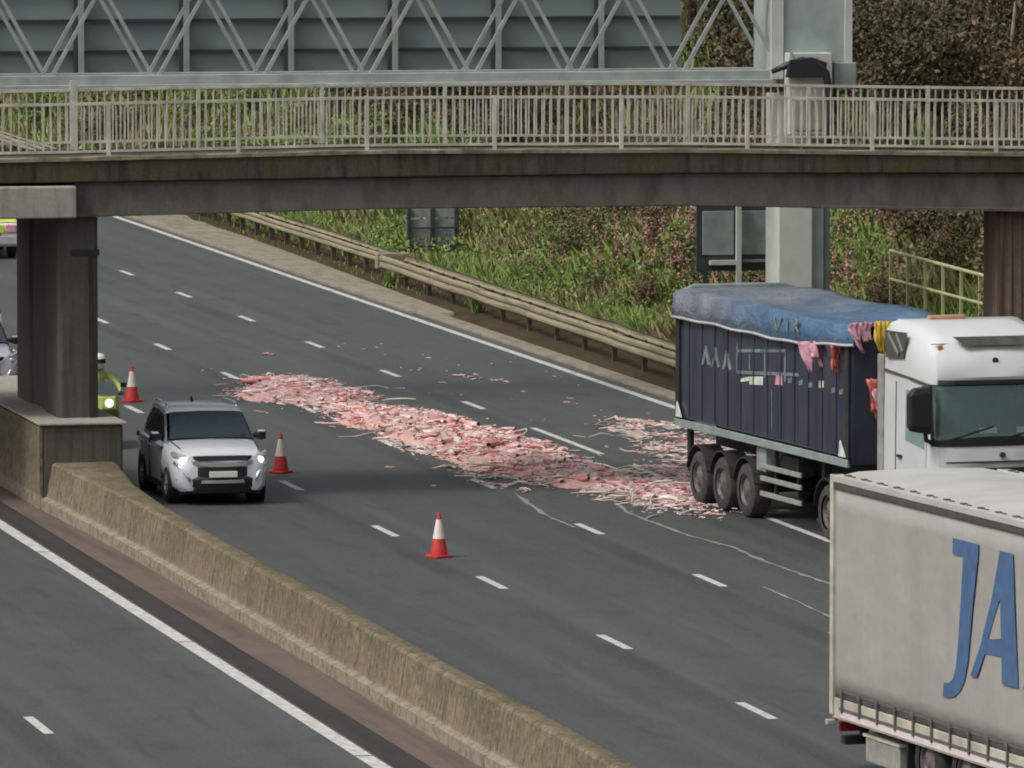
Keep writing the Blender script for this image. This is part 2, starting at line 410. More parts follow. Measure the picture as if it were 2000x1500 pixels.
def curtain():
    g = NG('beige_curtain', .55, .35)
    a = g.noise(g.mapped((1,.6,.8)), .9, 5, .6); v = g.noise(g.mapped((1,3.,.12)), 1.2, 4, .6)
    c = g.mix(g.rng(a,.35,.65), (.345,.335,.31), (.305,.297,.277))
    c = g.mix(g.rng(v,.5,.75,0,.3), c, (.25,.24,.22))
    c = g.mix(g.rng(g.axis(2),.95,1.6,.35,0), c, (.23,.21,.175))
    g.bump(g.math('ADD', g.noise(g.mapped((1,1.3,.12)), 1.4, 4), g.math('MULTIPLY', g.noise(g.mapped((1,.8,1.4)), 1.2, 3), .7)), .45, .10); return g.out(c)
M['curtain'] = curtain()
M['roofsheet'] = plain('roof_sheet', (.42,.42,.395), .5, noise=.14, nscale=1.2)
M['trim_dark'] = plain('curtain_track', (.07,.063,.055), .6, noise=.3)
M['blue_letter'] = plain('blue_lettering', (.065,.125,.245), .5, noise=.14)
M['strap'] = plain('strap_grey', (.10,.10,.09), .7, noise=.2)
M['creamrail'] = plain('cream_side_rave', (.42,.40,.33), .55, noise=.3, nscale=3)
M['yellow'] = plain('yellow_sheet', (.62,.42,.05), .6, noise=.2)
M['pinksheet'] = plain('pink_sheet', (.62,.32,.40), .6, noise=.35, nscale=5)
M['redsheet'] = plain('red_sheet', (.55,.13,.10), .5, noise=.3, nscale=6)
M['whitesheet'] = plain('white_sheet', (.62,.58,.56), .6, noise=.2)
M['slab'] = plain('grey_slab', (.20,.21,.19), .8, noise=.2)
M['suit'] = plain('rider_trousers', (.02,.021,.025), .8)
M['skin'] = plain('skin', (.45,.28,.2), .6)
M['helmet'] = plain('helmet_white', (.6,.6,.58), .3, coat=.4)

# ------------------------------------------------------------------ ground, road, markings
def sheet(name, x0, x1, y0, y1, z, mat):
    return tag(obj(name, MB().quad((x0,y0,z),(x1,y0,z),(x1,y1,z),(x0,y1,z)), mat), kind='structure')
sheet('ground', -2500, 2500, -800, 4000, -.12, M['soil'])
ny = 120
road = MB(); 
road.box(4.6, 39.25, -60, 900, -.4, 0.0)
tag(obj('road', road, M['asphalt'], fix=True), kind='structure')
mk = MB()
def dash(u, y, L, w=.15): mk.quad((u-w/2,y-L/2,.005),(u+w/2,y-L/2,.005),(u+w/2,y+L/2,.005),(u-w/2,y+L/2,.005))
for k in range(-8, 40):
    dash(26.94, 106.03+9*k, 2.0); dash(30.59, 105.6+9*k, 2.0)
    y = 141.48+9*k
    dash(34.24, y, 6.3 if y < 152 else 2.0)
    for u in (16.55, 12.9, 9.25): dash(u, 106.57+9*k, 2.0)
def longline(u, w, y0, y1, z=.005):
    y = y0
    while y < y1:
        L = 14.2; mk.quad((u-w/2,y,z),(u+w/2,y,z),(u+w/2,y+L-.09,z),(u-w/2,y+L-.09,z)); y += L
longline(20.4, .25, 45.5, 420); longline(38.32, .20, 40, 620); longline(5.4, .2, 40, 420); longline(23.15, .18, 40, 420)
tag(obj('lane_markings', mk, M['paint'], fix=False), kind='structure')
# worn strips of the central reserve
sheet('reserve_channel', 20.58, 21.05, -60, 600, .006, M['median_dark'])
sheet('reserve_strip', 21.05, 23.0, -60, 600, .010, M['median'])

# verge concrete: wide strip upstream, narrow kerb downstream
kb = MB()
kb.prism([(38.62,187.5),(39.55,186.5),(39.62,192),(39.9,205),(40.3,225),(40.9,300),(41,600),(38.62,600)], 'z', -.2, .09)
kb.prism([(38.72,60),(39.12,60),(39.12,150),(39.2,186.8),(38.72,187.3)], 'z', -.2, .07)
tag(obj('verge_kerb', kb, M['verge_conc'], bevel=.03), kind='structure')

def hterr(u, y):
    a = max(0., u-39.25)
    h = .0 + min(a,2.0)*.10
    b = max(0., u-42.2-1.9*math.exp(-((y-201)/9)**2)); h += .47*b if b < 22 else .47*22 + .05*(b-22)
    h += .18*math.sin(u*.9+y*.21)*min(1,b/3) + .25*math.sin(y*.07+u*.3)*min(1,b/4)
    return h
tv = []; us = list(np.linspace(39.22, 46, 18)) + list(np.linspace(46.6, 90, 40)); ys = list(np.linspace(-40, 120, 30)) + list(np.linspace(122, 330, 90)) + list(np.linspace(340, 1200, 40))
for y in ys:
    for u in us: tv.append((u, y, hterr(u, y) - (.10 if u < 39.3 else 0) + random.uniform(-.02,.02)))
nu = len(us); tf = [(j*nu+i, j*nu+i+1, (j+1)*nu+i+1, (j+1)*nu+i) for j in range(len(ys)-1) for i in range(nu-1)]
tag(obj('embankment', MB().add(tv, tf), M['soil'], smooth=True), kind='structure')

# ------------------------------------------------------------------ concrete central barrier
bar = thing('concrete_barrier', 'long stained tan concrete barrier between the two carriageways, mossy along its top', 'barrier')
def barsec(y, x0=0., x1=0., h=.91):
    return [(21.72+x0,y,-.1),(21.72+x0,y,.20),(21.83+x0,y,.24),(21.93+x0,y,h-.04),(21.98+x0,y,h),(22.21+x1,y,h),(22.29+x1,y,h-.05),(22.46+x1,y,.25),(22.56+x1,y,-.1)]
secs = [barsec(y, h=.905+.012*math.sin(y*.4)) for y in np.linspace(20,126,60)]
secs += [barsec(130,-.02,.08,.90), barsec(134,-.08,.25,.88), barsec(137.0,-.16,.55,.86), barsec(138.3,-.18,.68,.86)]
obj('barrier_wall', MB().loft(secs), M['barrier'], bar, smooth='auto')
secs = [barsec(149.5,-.16,.66,1.0), barsec(153,-.05,.3,.97)] + [barsec(y) for y in np.linspace(157,420,30)]
obj('barrier_wall', MB().loft(secs), M['barrier'], bar, smooth='auto')

# ------------------------------------------------------------------ footbridge
fb = thing('footbridge', 'old concrete footbridge with mossy edge and pale bar railings crossing the motorway', 'footbridge')
YF, YB = 139.0, 142.9
us_ = np.linspace(10, 60, 41)
def arch(u, a, b, c):   # gentle camber through three points at u = 22, 31, 40.5
    return a + (b-a)*(1-((u-29.5)/9)**2) if False else np.interp(u, [10,22,31,40.5,60], [a-.06, a, b, c, c-.25])
topz = lambda u: float(np.interp(u, [10,22,28,34,40.5,60], [6.36,6.44,6.52,6.48,6.34,6.0]))
midz = lambda u: float(np.interp(u, [10,22,28,34,40.5,60], [5.92,5.99,6.02,6.03,5.96,5.7]))
botz = lambda u: float(np.interp(u, [10,22,28,34,40.5,60], [5.28,5.33,5.42,5.41,5.22,4.9]))
d = MB(); d.loft([[(u,YF+.35,midz(u)-.02),(u,YB-.35,midz(u)-.02),(u,YB-.35,topz(u)-.12),(u,YF+.35,topz(u)-.12)] for u in us_])
obj('deck', d, M['fascia'], fb)
for (y0,y1) in ((YF,YF+.36),(YB-.36,YB)):
    e = MB(); e.loft([[(u,y0,midz(u)),(u,y1,midz(u)),(u,y1,topz(u)-.03+.012*math.sin(u*5.1)),(u,y0,topz(u)-.05+.02*math.sin(u*2.3)+.012*math.sin(u*7.7))] for u in np.linspace(10,60,161)])
    obj('edge_slab', e, M['fascia'], fb, bevel=.02)
e = MB(); e.loft([[(u,YF-.03,topz(u)-.062),(u,YF+.30,topz(u)-.062),(u,YF+.30,topz(u)+.012+.008*math.sin(u*3.1)),(u,YF-.03,topz(u)+.006+.01*math.sin(u*4.7))] for u in np.linspace(10,60,161)])
obj('edge_coping', e, M['coping'], fb)
ub = [u for u in np.linspace(22.32,60,40)]
b = MB(); b.loft([[(u,YF+.12,botz(u)),(u,YB-.12,botz(u)),(u,YB-.12,midz(u)-.004),(u,YF+.12,midz(u)-.004)] for u in ub])
obj('beam', b, M['bridge'], fb, bevel=.02)
b = MB(); b.loft([[(u,YF+.115,botz(u)+.0),(u,YF+.165,botz(u)+.0),(u,YF+.165,botz(u)+.05),(u,YF+.085,botz(u)+.05)] for u in np.linspace(36.6,60,12)])
obj('drip_edge', b, M['cap'], fb)
b = MB(); b.box(8, 22.31, YF-.22, 144.6, 5.34, 5.93)
obj('cross_beam', b, M['cap'], fb, bevel=.03)
pl = MB(); pl.box(21.58, 23.08, 138.3, 149.5, -.1, 1.55)
obj('pier_plinth', pl, M['pier'], fb, bevel=.05)  # dark colour carries the shade under the bridge on the plinth front
pl = MB(); pl.box(21.50, 23.14, 138.24, 149.55, 1.552, 1.60)
obj('plinth_coping', pl, M['cap'], fb, bevel=.015)
pl = MB(); pl.prism([(138.3,-.1),(149.5,-.1),(149.5,1.52),(138.3,1.52)], 'x', 21.52, 21.577)
obj('plinth_lit_face', pl, M['barrier'], fb)  # tan sheet over the dark plinth: its lit left side put into colour
obj('pier_web', MB().box(22.10, 22.74, 141.1, 142.85, 1.6, 5.33), M['pier'], fb, bevel=.02)
for yc in (139.35, 142.75):
    c = MB(); w, dp, ch = .38, .85, .07
    x0 = 22.42; prof = [(-w,-dp+ch),(-w+ch,-dp),(w-ch,-dp),(w,-dp+ch),(w,dp-ch),(w-ch,dp),(-w+ch,dp),(-w,dp-ch)]
    c.prism([(x0+p[0], yc+.84+p[1]) for p in prof], 'z', 1.58, 5.36)
    o = obj('pier_column', c, M['pier'], fb, bevel=.02)
    c = MB(); c.box(x0-.14, x0+.40, yc-.035, yc+.3, 4.62, 4.72)
    c.box(x0+.20, x0+.26, yc-.06, yc, 1.6, 4.62)
    obj('pipe_bracket', c, M['chassis'], fb)
for yc in (139.9, 142.3):
    xo = 40.12 if yc < 141 else 41.15
    c = MB(); c.box(xo, xo+.95, yc-.45, yc+.45, 0, 5.3)
    for k in range(5): c.box(xo+.04+k*.19, xo+.12+k*.19, yc-.475, yc-.452, 0, 5.2)
    obj('pier_column', c, M['rustpier'], fb, bevel=.02)
def railing(y, posts, ztop, h, thick=()):
    r = thing('railing', None, None); del_keys = None
    r.parent = fb
    tr = MB(); zt = lambda u: topz(u)+h
    uu = list(np.linspace(posts[0]-.5, posts[-1]+.5, 26))
    for a, b_ in zip(uu[:-1], uu[1:]): tr.bar((a,y,zt(a)),(b_,y,zt(b_)),.06,.05)
    obj('top_rail', tr, M['parapet'], r)
    tr = MB()
    for a, b_ in zip(uu[:-1], uu[1:]): tr.bar((a,y,topz(a)+.10),(b_,y,topz(b_)+.10),.05,.045)
    obj('bottom_rail', tr, M['parapet'], r)
    for u in posts:
        w = .14 if u in thick else .07
        obj('railing_post', MB().box(u-w/2,u+w/2,y-.04,y+.04,topz(u)-.06,zt(u)+(.18 if w>.1 else .03)), M['parapet'], r)
    for a, b_ in zip(posts[:-1], posts[1:]):
        m = MB(); n = 16
        for k in range(1, n):
            u = a+(b_-a)*k/n; jx = random.gauss(0,.006)
            m.bar((u,y,topz(u)+.11),(u+jx,y,zt(u)-.02),.026,.03)
        obj('railing_bars', m, M['parapet'], r)
pf = [27.85 + 2.436*k for k in range(-7, 11)]
pr = [22.89 + 2.395*k for k in range(-5, 13)]
railing(YF+.2, pf, 7.5, .98)
railing(YB-.2, pr, 7.55, 1.09, thick=(22.89,))
# moss and weeds on the slab edge
V = []; F = []
for k in range(2600):
    u = random.uniform(14, 56); dens = .5+.5*math.sin(u*.8)*math.sin(u*.31+1)
    if random.random() > dens + .15: continue
    y = YF+random.uniform(.0,.45); h = random.uniform(.03,.13)*(1.8 if random.random()<.1 else 1); z = topz(u)-.07
    a = random.uniform(0,6.28); w = random.uniform(.012,.03); dx = random.gauss(0,.05); dy = random.uniform(-.08,.03)
    i = len(V); V += [(u-w*math.cos(a),y-w*math.sin(a),z),(u+w*math.cos(a),y+w*math.sin(a),z),(u+dx,y+dy,z+h)]; F.append((i,i+1,i+2))
o = fastmesh('edge_weeds', np.array(V), np.array(F), M['leaf_green'], fb); tag(o, kind='stuff')

# ------------------------------------------------------------------ sign gantry behind the bridge
ga = thing('sign_gantry', 'pale grey lattice truss gantry with the back of a wide blue-grey sign, behind the footbridge', 'gantry')
Y0, Y1 = 160.0, 161.3
for y in (Y0, Y1):
    obj('lower_chord', MB().box(8, 41.3, y-.09, y+.09, 6.90, 7.14), M['chord'], ga, bevel=.02)
    obj('upper_chord', MB().box(8, 41.3, y-.09, y+.09, 8.92, 9.14), M['chord'], ga, bevel=.02)
obj('walkway_edge', MB().box(8, 41.0, Y0-.28, Y0-.10, 6.84, 6.94), M['truss'], ga, bevel=.01)
per = 2.30; nodes = [25.13+per*k for k in range(-7, 8)]
for y in (Y0, Y1):
    for nx in nodes:
        for sgn in (-1, 1):
            if nx+sgn*per/2 > 41.2: continue
            obj('truss_brace', MB().bar((nx+sgn*.06,y,7.10),(nx+sgn*(per/2-.05),y,8.95),.075,.075), M['truss'], ga)
for nx in nodes[::2]:
    obj('cross_brace', MB().bar((nx,Y0,7.02),(nx,Y1,7.02),.07,.07), M['truss'], ga)
sg = MB()
sg.box(12.0, 39.55, 162.5, 162.58, 6.95, 11.2)
sgo = obj('sign_panel', sg, M['signback'], ga)
for z in (7.02, 7.55, 8.22, 8.9, 9.6, 10.3):
    obj('sign_rib', MB().box(12.0, 39.5, 162.40, 162.497, z-.030, z+.030), M['signframe'], sgo)
for x in np.arange(26.2-2.3*6, 39.6, 2.3):
    obj('sign_upright', MB().box(x-.06,x+.06,162.26,162.395,6.9,11.1), M['truss'], sgo)
    obj('sign_upright', MB().box(x-.15,x-.062,162.30,162.396,6.9,11.1), M['signframe'], sgo)
lg = obj('upright_column', MB().box(41.08, 41.85, 159.85, 161.0, -.2, 6.6), M['legpale'], ga, bevel=.03)
obj('column_flange', MB().box(41.853, 42.15, 160.05, 160.9, -.2, 6.6), M['legdark'], lg, bevel=.02)
obj('column_pipe', MB().tube([(42.26,160.3,.2),(42.26,160.3,6.3)], .09, 10), M['panelgrey'], lg)
hb = obj('column_housing', MB().box(40.90, 42.62, 159.7, 161.4, 6.95, 11.2), M['legdark'], ga, bevel=.03)
obj('housing_edge', MB().box(40.86, 41.12, 159.62, 159.69, 6.95, 11.2).box(42.50, 42.66, 159.62, 159.69, 6.95, 11.2), M['legpale'], hb)
eb = obj('equipment_box', MB().box(41.15, 42.12, 159.25, 159.69, 5.75, 7.52), M['legpale'], ga, bevel=.02)
obj('equipment_door', MB().box(41.28, 41.98, 159.215, 159.247, 5.85, 6.5), M['cap'], eb, bevel=.006)
obj('cable_duct', MB().tube([(40.75,159.2,7.12),(41.05,159.15,7.25),(41.4,159.1,7.36),(41.7,159.08,7.33),(41.92,159.06,7.1),(41.98,159.06,6.8),(42.0,159.06,6.2),(42.02,159.1,5.2)], [.05,.08,.09,.09,.085,.08,.07,.06], 10), M['blackpipe'], ga, smooth=True)
obj('cable_joint', MB().prism([(41.02,7.0),(41.9,7.0),(41.94,7.32),(41.6,7.44),(41.1,7.38)], 'y', 159.0, 159.1), M['blackpipe'], ga, bevel=.02)
obj('cable_bracket', MB().tube([(41.3,159.1,7.3),(41.15,159.1,7.55)], .03, 6), M['chord'], ga)
obj('drain_box', MB().box(42.2,42.7,159.4,159.66,6.75,7.3), M['panelgrey'], ga, bevel=.02)

# board with two pale panels beside the gantry leg
bd = thing('roadside_board', 'grey two-panel roadside board on a pale post, left of the gantry leg', 'sign', (42.2,168,0))
obj('frame', MB().box(-.95,.95,-.02,.06,2.25,3.9), M['signframe'], bd)
for x in (-.82,.10): obj('panel', MB().box(x,x+.74,-.045,-.022,2.62,3.62), M['panelgrey'], bd, bevel=.01)
obj('shelf', MB().box(-.66,-.05,-.2,-.024,2.40,2.50), M['legpale'], bd); obj('shelf', MB().box(.12,.9,-.12,-.024,2.45,2.51), M['panelgrey'], bd)
obj('post', MB().box(-.06,.05,-.22,-.1,.3,3.95), M['legpale'], bd)
obj('leg', MB().box(-.8,-.7,-.02,.06,.3,2.25), M['signframe'], bd); obj('leg', MB().box(.7,.8,-.02,.06,.3,2.25), M['signframe'], bd)
bd = thing('roadside_sign', 'dark framed back of a louvred sign standing in the grass behind the crash barrier', 'sign', (43.07,206,0))
obj('frame', MB().box(-.72,-.62,-.05,.05,0,1.62).box(-.06,.04,-.05,.05,0,1.6).box(.62,.74,-.05,.05,0,1.62), M['signframe'], bd)
for k in range(5): obj('slat', MB().box(-.74,.74,.055,.085,.16+k*.29,.40+k*.29), M['louvre'], bd)
obj('cross_rail', MB().box(-.72,.74,-.08,-.052,1.0,1.06).box(-.72,.74,-.08,-.052,.5,.55), M['signframe'], bd)

# ------------------------------------------------------------------ steel crash barriers on the verge
def xg(y): return float(np.interp(y, [60,163,200,230,420], [39.45,39.75,40.28,40.45,41.0]))
def wbeam(name, off, y0, y1, z, parent, side, hh=.155, step=2.0):
    n = max(2, int((y1-y0)/step)); m = MB(); secs = []
    prof = [(0,-hh),(.045,-hh*.72),(.045,-hh*.35),(0,0),(.045,hh*.35),(.045,hh*.72),(0,hh)]
    pr2 = [(p[0]*side, p[1]) for p in prof] + [(p[0]*side-.012*side, p[1]) for p in prof[::-1]]
    for y in np.linspace(y0, y1, n+1):
        jit = random.gauss(0,.008)
        secs.append([(xg(y)+off+jit+p[0], y, z+p[1]+jit*.6) for p in pr2])
    return obj(name, m.loft(secs), M['rail_tan'], parent)
cb = thing('crash_barrier', 'double steel crash barrier of ribbed rails along the verge, nearer section behind the blue lorry', 'barrier')
wbeam('rail', -.22, 70, 198.2, .62, cb, -1, .17); wbeam('rail', .42, 70, 198.2, .64, cb, 1, .17)
y = 71.0
while y < 198:
    m = MB(); m.box(xg(y)-.05,xg(y)+.05,y-.06,y+.06,-.1,.78); m.box(xg(y)-.2,xg(y)+.4,y-.05,y+.05,.52,.66)
    obj('post', m, M['bark'], cb); y += 3.2
cb = thing('crash_barrier', 'farther crash barrier of two narrow rails on short posts, starting under the footbridge', 'barrier')
wbeam('rail', -.05, 198.6, 330, .66, cb, -1, .13); wbeam('rail', .45, 198.6, 330, .68, cb, 1, .13)
obj('end_plate', MB().box(xg(198.4)-.32,xg(198.4)+.55,198.24,198.56,.42,.84), M['rail_tan'], cb, bevel=.03)
y = 199.6
while y < 330:
    m = MB(); m.box(xg(y)+.05,xg(y)+.17,y-.06,y+.06,-.1,.78); m.box(xg(y)-.03,xg(y)+.43,y-.05,y+.05,.55,.7)
    obj('post', m, M['bark'], cb); y += 2.4

# handrail on the bank
hr = thing('handrail', 'pale yellow two-rail handrail on the bank right of the gantry leg', 'handrail', (44.5,158.9,0))
ys_h = np.linspace(4.25,-4.4,7)
for i, yy in enumerate(ys_h):
    zt = 2.97 - .09*i/6
    obj('post', MB().box(-.03,.03,yy-.03,yy+.03,hterr(44.5,158.9+yy)-.3,zt), M['handrail'], hr)
obj('rail', MB().tube([(0,4.3,2.97),(0,-4.5,2.88)], .04, 8), M['handrail'], hr); obj('rail', MB().tube([(0,4.3,2.34),(0,-4.5,2.28)], .035, 8), M['handrail'], hr)

# ------------------------------------------------------------------ vegetation
def leaf_cloud(centres, n, size, squash=.9):
    """leaf quads spread through several ellipsoids; returns V,F"""
    C_ = np.array([c[:3] for c in centres]); Rr = np.array([c[3] for c in centres])
    w = Rr**2; w = w/w.sum(); idx = rng.choice(len(C_), n, p=w)
    d_ = rng.normal(size=(n,3)); d_ /= np.linalg.norm(d_,axis=1)[:,None]
    rad = Rr[idx]*(.35+.75*rng.random(n)**.6)
    P_ = C_[idx] + d_*rad[:,None]*np.array([1,1,squash])
    a = rng.normal(size=(n,3)); a /= np.linalg.norm(a,axis=1)[:,None]
    b_ = np.cross(a, rng.normal(size=(n,3))); b_ /= np.linalg.norm(b_,axis=1)[:,None]
    s = size*(.6+.8*rng.random(n))[:,None]
    V_ = np.stack([P_-a*s, P_+b_*s*.5, P_+a*s, P_-b_*s*.5],1).reshape(-1,3)
    F_ = np.arange(4*n).reshape(n,4); return V_, F_
def make_tree(label, leafm, h, nl, size, barkm, spread=1.0, name='bank_tree'):
    t = thing(name, label, 'tree')
    tr = MB(); lean = random.uniform(-.3,.3)
    pts = [(lean*(k/5)**1.5+random.gauss(0,.04), random.gauss(0,.04), h*.78*k/5-.3) for k in range(6)]
    tr.tube(pts, [.13*h/7*(1-.14*k) for k in range(6)], 7)
    cs = []
    for k in range(15):
        f = random.uniform(.12,.8); i = int(f*5); p = Vector(pts[i]); a = random.uniform(0,6.28); L = random.uniform(.5,1.5)*spread*(1.25-f)*h/7*1.4
        q = p+Vector((math.cos(a)*L, math.sin(a)*L, L*random.uniform(.4,1.1)))
        mid = (p+q)/2+Vector((0,0,.1*L)); tr.tube([p,mid,q],[.05*h/7,.035*h/7,.012],5)
        cs.append((*q, random.uniform(.45,.95)*h/7*spread))
    cs.append((pts[5][0],pts[5][1],h*.85,.75*h/7))
    obj('trunk', tr, barkm, t, smooth=True)
    V_, F_ = leaf_cloud(cs, nl, size); fastmesh('crown', V_, F_, leafm, t)
    return t
def make_shrub(label, leafm, h, nl, size, name='shrub', stems=7, barkm=None):
    t = thing(name, label, 'shrub'); tr = MB(); cs = []
    for k in range(stems):
        a = random.uniform(0,6.28); L = random.uniform(.2,.6)*h
        q = (math.cos(a)*L, math.sin(a)*L, h*random.uniform(.35,.95))
        tr.tube([(math.cos(a)*.06,math.sin(a)*.06,-.2),(q[0]*.45,q[1]*.45,q[2]*.6),q],[.03,.02,.008],5)
        cs.append((*q, random.uniform(.18,.36)*h)); cs.append((q[0]*.7,q[1]*.7,q[2]*.5,random.uniform(.2,.34)*h))
    obj('stems', tr, barkm or M['bark'], t, smooth=True)
    V_, F_ = leaf_cloud(cs, nl, size); V_[:,2] = np.maximum(V_[:,2], -.1); fastmesh('foliage', V_, F_, leafm, t)
    return t
TG = 'trees on the bank beyond the bridge'
protos = [make_tree('brown-leaved tree with thin pale stems in the thicket on the bank', M['leaf_brown'], 6.5, 5200, .075, M['palebark']),
          make_tree('olive-leaved tree in the thicket on the bank', M['leaf_olive'], 7.5, 6500, .075, M['bark']),
          make_tree('dark-leaved tree in the thicket on the bank', M['leaf_dark'], 7.0, 6500, .08, M['bark'], 1.1)]
used = [False]*3
tl = []
for yy in np.arange(150, 236, 6.0):
    for uu in (46.2, 49.5, 53.0, 57.0):
        if random.random() < .9: tl.append((uu+random.uniform(-1.2,1.2), yy+random.uniform(-2.5,2.5)))
for yy in np.arange(240, 420, 11.0):
    for uu in (47, 52, 57): tl.append((uu+random.uniform(-1.5,1.5), yy+random.uniform(-4,4)))
for i, (u, y) in enumerate(tl):
    k = random.choice((0,0,1,2,2)); p = protos[k]; s = random.uniform(.75,1.2)*(.72 if u < 47.5 else 1)
    loc = (u, y, hterr(u, y)); rz = random.uniform(0,6.28)
    if not used[k]: used[k] = True; p.location = loc; p.rotation_euler = (0,0,rz); p.scale = (s,s,s); p['group'] = TG + (', brown', ', olive', ', dark')[k]
    else: dup(p, loc, rz, s, group=TG + (', brown', ', olive', ', dark')[k])
sprotos = [make_shrub('low green leafy shrub in the grass behind the crash barrier', M['leaf_green'], 1.5, 2200, .055),
           make_shrub('olive scrubby bush on the bank behind the crash barrier', M['leaf_olive'], 1.7, 2200, .06),
           make_shrub('reddish brown scrub bush on the bank', M['leaf_brown'], 1.6, 2000, .055, barkm=M['palebark'])]
su = [False]*3; SG = ('green shrubs on the bank', 'olive bushes on the bank', 'brown bushes on the bank')
sl = []
for yy in np.arange(150, 230, 4.0):
    for uu in (42.6, 44.6, 47.0): sl.append((uu+random.uniform(-.7,.7), yy+random.uniform(-1.5,1.5)))
for yy in np.arange(232, 400, 9.0):
    for uu in (43.0, 46.0, 49.5): sl.append((uu+random.uniform(-1,1), yy+random.uniform(-3,3)))
for (u, y) in sl:
    if 40.8 < u < 44.6 and 196.5 < y < 207.5: continue
    if u < 44.6 and y < 170: continue
    if y > 186: k = random.choice((0,0,0,1))
    elif y > 168: k = random.choice((0,1,2,2))
    else: k = random.choice((1,2,2))
    s = random.uniform(.6,1.15)*(.75 if u < 43.3 else 1.1); loc = (u, y, hterr(u,y)-.05); rz = random.uniform(0,6.28); p = sprotos[k]
    if not su[k]: su[k] = True; p.location = loc; p.scale = (s,s,s); p['group'] = SG[k]
    else: dup(p, loc, rz, s, group=SG[k])
# long grass and weeds
def blades(n, u0, u1, y0, y1, h0, h1, w, skew=1.0, lim=None):
    U = u0+(u1-u0)*rng.random(n)**skew; Yy = y0+(y1-y0)*rng.random(n)
    Z = np.array([hterr(a, b_) for a, b_ in zip(U, Yy)])
    h = h0+(h1-h0)*rng.random(n)*(.55+.45*np.sin(U*1.7+Yy*.5)*np.sin(Yy*.23+U))
    h = np.where(U < 40.9, h*.35, h); h = np.where((U > 40.6) & (U < 43.95) & (Yy > 200) & (Yy < 206), h*.35, h)
    a = rng.random(n)*6.283; ww = w*(.6+.8*rng.random(n)); dx = np.cos(a)*ww; dy = np.sin(a)*ww
    lx = rng.normal(0,.22,n)*h; ly = rng.normal(0,.22,n)*h
    V_ = np.stack([np.stack([U-dx,Yy-dy,Z-.05],1), np.stack([U+dx,Yy+dy,Z-.05],1), np.stack([U+dx*.7+lx*.5,Yy+dy*.7+ly*.5,Z+h*.6],1), np.stack([U+lx*1.3,Yy+ly*1.3,Z+h],1)],1).reshape(-1,3)
    F_ = np.arange(4*n).reshape(n,4)
    return V_, F_
Vs, Fs = [], []
off = 0
for args in ((85000,41.0,47.5,150,232,.2,.95,.016,1.2), (26000,41.0,52,232,360,.25,.8,.032,1.0), (12000,47,60,150,232,.3,.9,.03,1.0), (1500,39.9,41.0,186,330,.15,.5,.02,.7)):
    V_, F_ = blades(*args); Vs.append(V_); Fs.append(F_+off); off += len(V_)
o = fastmesh('long_grass', np.concatenate(Vs), np.concatenate(Fs), M['grass']); tag(o, 'long green and dry grass covering the bank behind the crash barrier', 'grass', kind='stuff')
# broad low leaves between the grass
n = 42000; U = 41.0+5.5*rng.random(n)**1.2; Yy = 152+95*rng.random(n)
Z = np.array([hterr(a,b_) for a,b_ in zip(U,Yy)]) + .75*rng.random(n)**1.3*(.4+.6*np.abs(np.sin(U*1.9+Yy*.6)*np.sin(Yy*.31)))*np.clip((U-41.0)/.8,.15,1)
P_ = np.stack([U,Yy,Z],1); a = rng.normal(size=(n,3)); a /= np.linalg.norm(a,axis=1)[:,None]; b2 = np.cross(a, rng.normal(size=(n,3))); b2 /= np.linalg.norm(b2,axis=1)[:,None]
ls = (.035+.05*rng.random(n))[:,None]
o = fastmesh('ground_cover', np.stack([P_-a*ls,P_+b2*ls*.6,P_+a*ls,P_-b2*ls*.6],1).reshape(-1,3), np.arange(4*n).reshape(n,4), M['leaf_green']); tag(o, 'low broad-leaved weeds growing among the grass on the bank', 'weeds', kind='stuff')
# flower spikes
V, F = [], []
for k in range(240):
    y = random.uniform(164,186) if random.random() < .92 else random.uniform(186,196); u = random.uniform(42.6,46.2)
    z = hterr(u,y); H_ = random.uniform(.9,1.6)*(1 if y < 186 else .7)
    for j in range(26):
        t = random.random(); a = random.uniform(0,6.28); r = .10*(1-t)+.02; s = random.uniform(.02,.045)
        p = Vector((u+math.cos(a)*r, y+math.sin(a)*r, z+H_-.5*(1-t)+.1))
        e1 = Vector((random.gauss(0,1),random.gauss(0,1),random.gauss(0,1))).normalized()*s; e2 = e1.cross(Vector((random.gauss(0,1),random.gauss(0,1),random.gauss(0,1)))).normalized()*s
        i = len(V); V += [p-e1,p+e2,p+e1,p-e2]; F.append((i,i+1,i+2,i+3))
o = fastmesh('wildflowers', np.array([tuple(v) for v in V]), np.array(F), M['flower']); tag(o, 'pink and rust coloured flower spikes growing through the grass on the bank', 'wildflowers', kind='stuff')
# weed tufts on the verge edge
def tuft(label, loc, h, mat, n=60):
    V, F = [], []
    for k in range(n):
        a = random.uniform(0,6.28); L = random.uniform(.3,1)*h; w = .02; b0 = Vector((random.gauss(0,.06),random.gauss(0,.06),0)); tip = b0+Vector((math.cos(a)*L*.45,math.sin(a)*L*.45,L))
        sv = Vector((-math.sin(a),math.cos(a),0))*w; mid = b0*.4+tip*.6+Vector((0,0,.08*L)); i = len(V)
        V += [b0-sv,b0+sv,mid+sv,tip]; F.append((i,i+1,i+2,i+3))
    o = fastmesh('weed_tuft', np.array([tuple(v) for v in V]), np.array(F), mat); o.location = loc; tag(o, label, 'weed')
tuft('bright green weed tuft on the bare soil under the nearer crash barrier', (40.0,186.0,.08), .55, M['leaf_green'])
tuft('yellow-green weed tuft where the two crash barriers meet', (39.9,196.3,.08), .55, M['leaf_green'])
tuft('small green weed at the foot of the concrete barrier near the single cone', (22.9,117.3,0), .35, M['leaf_green'], 40)

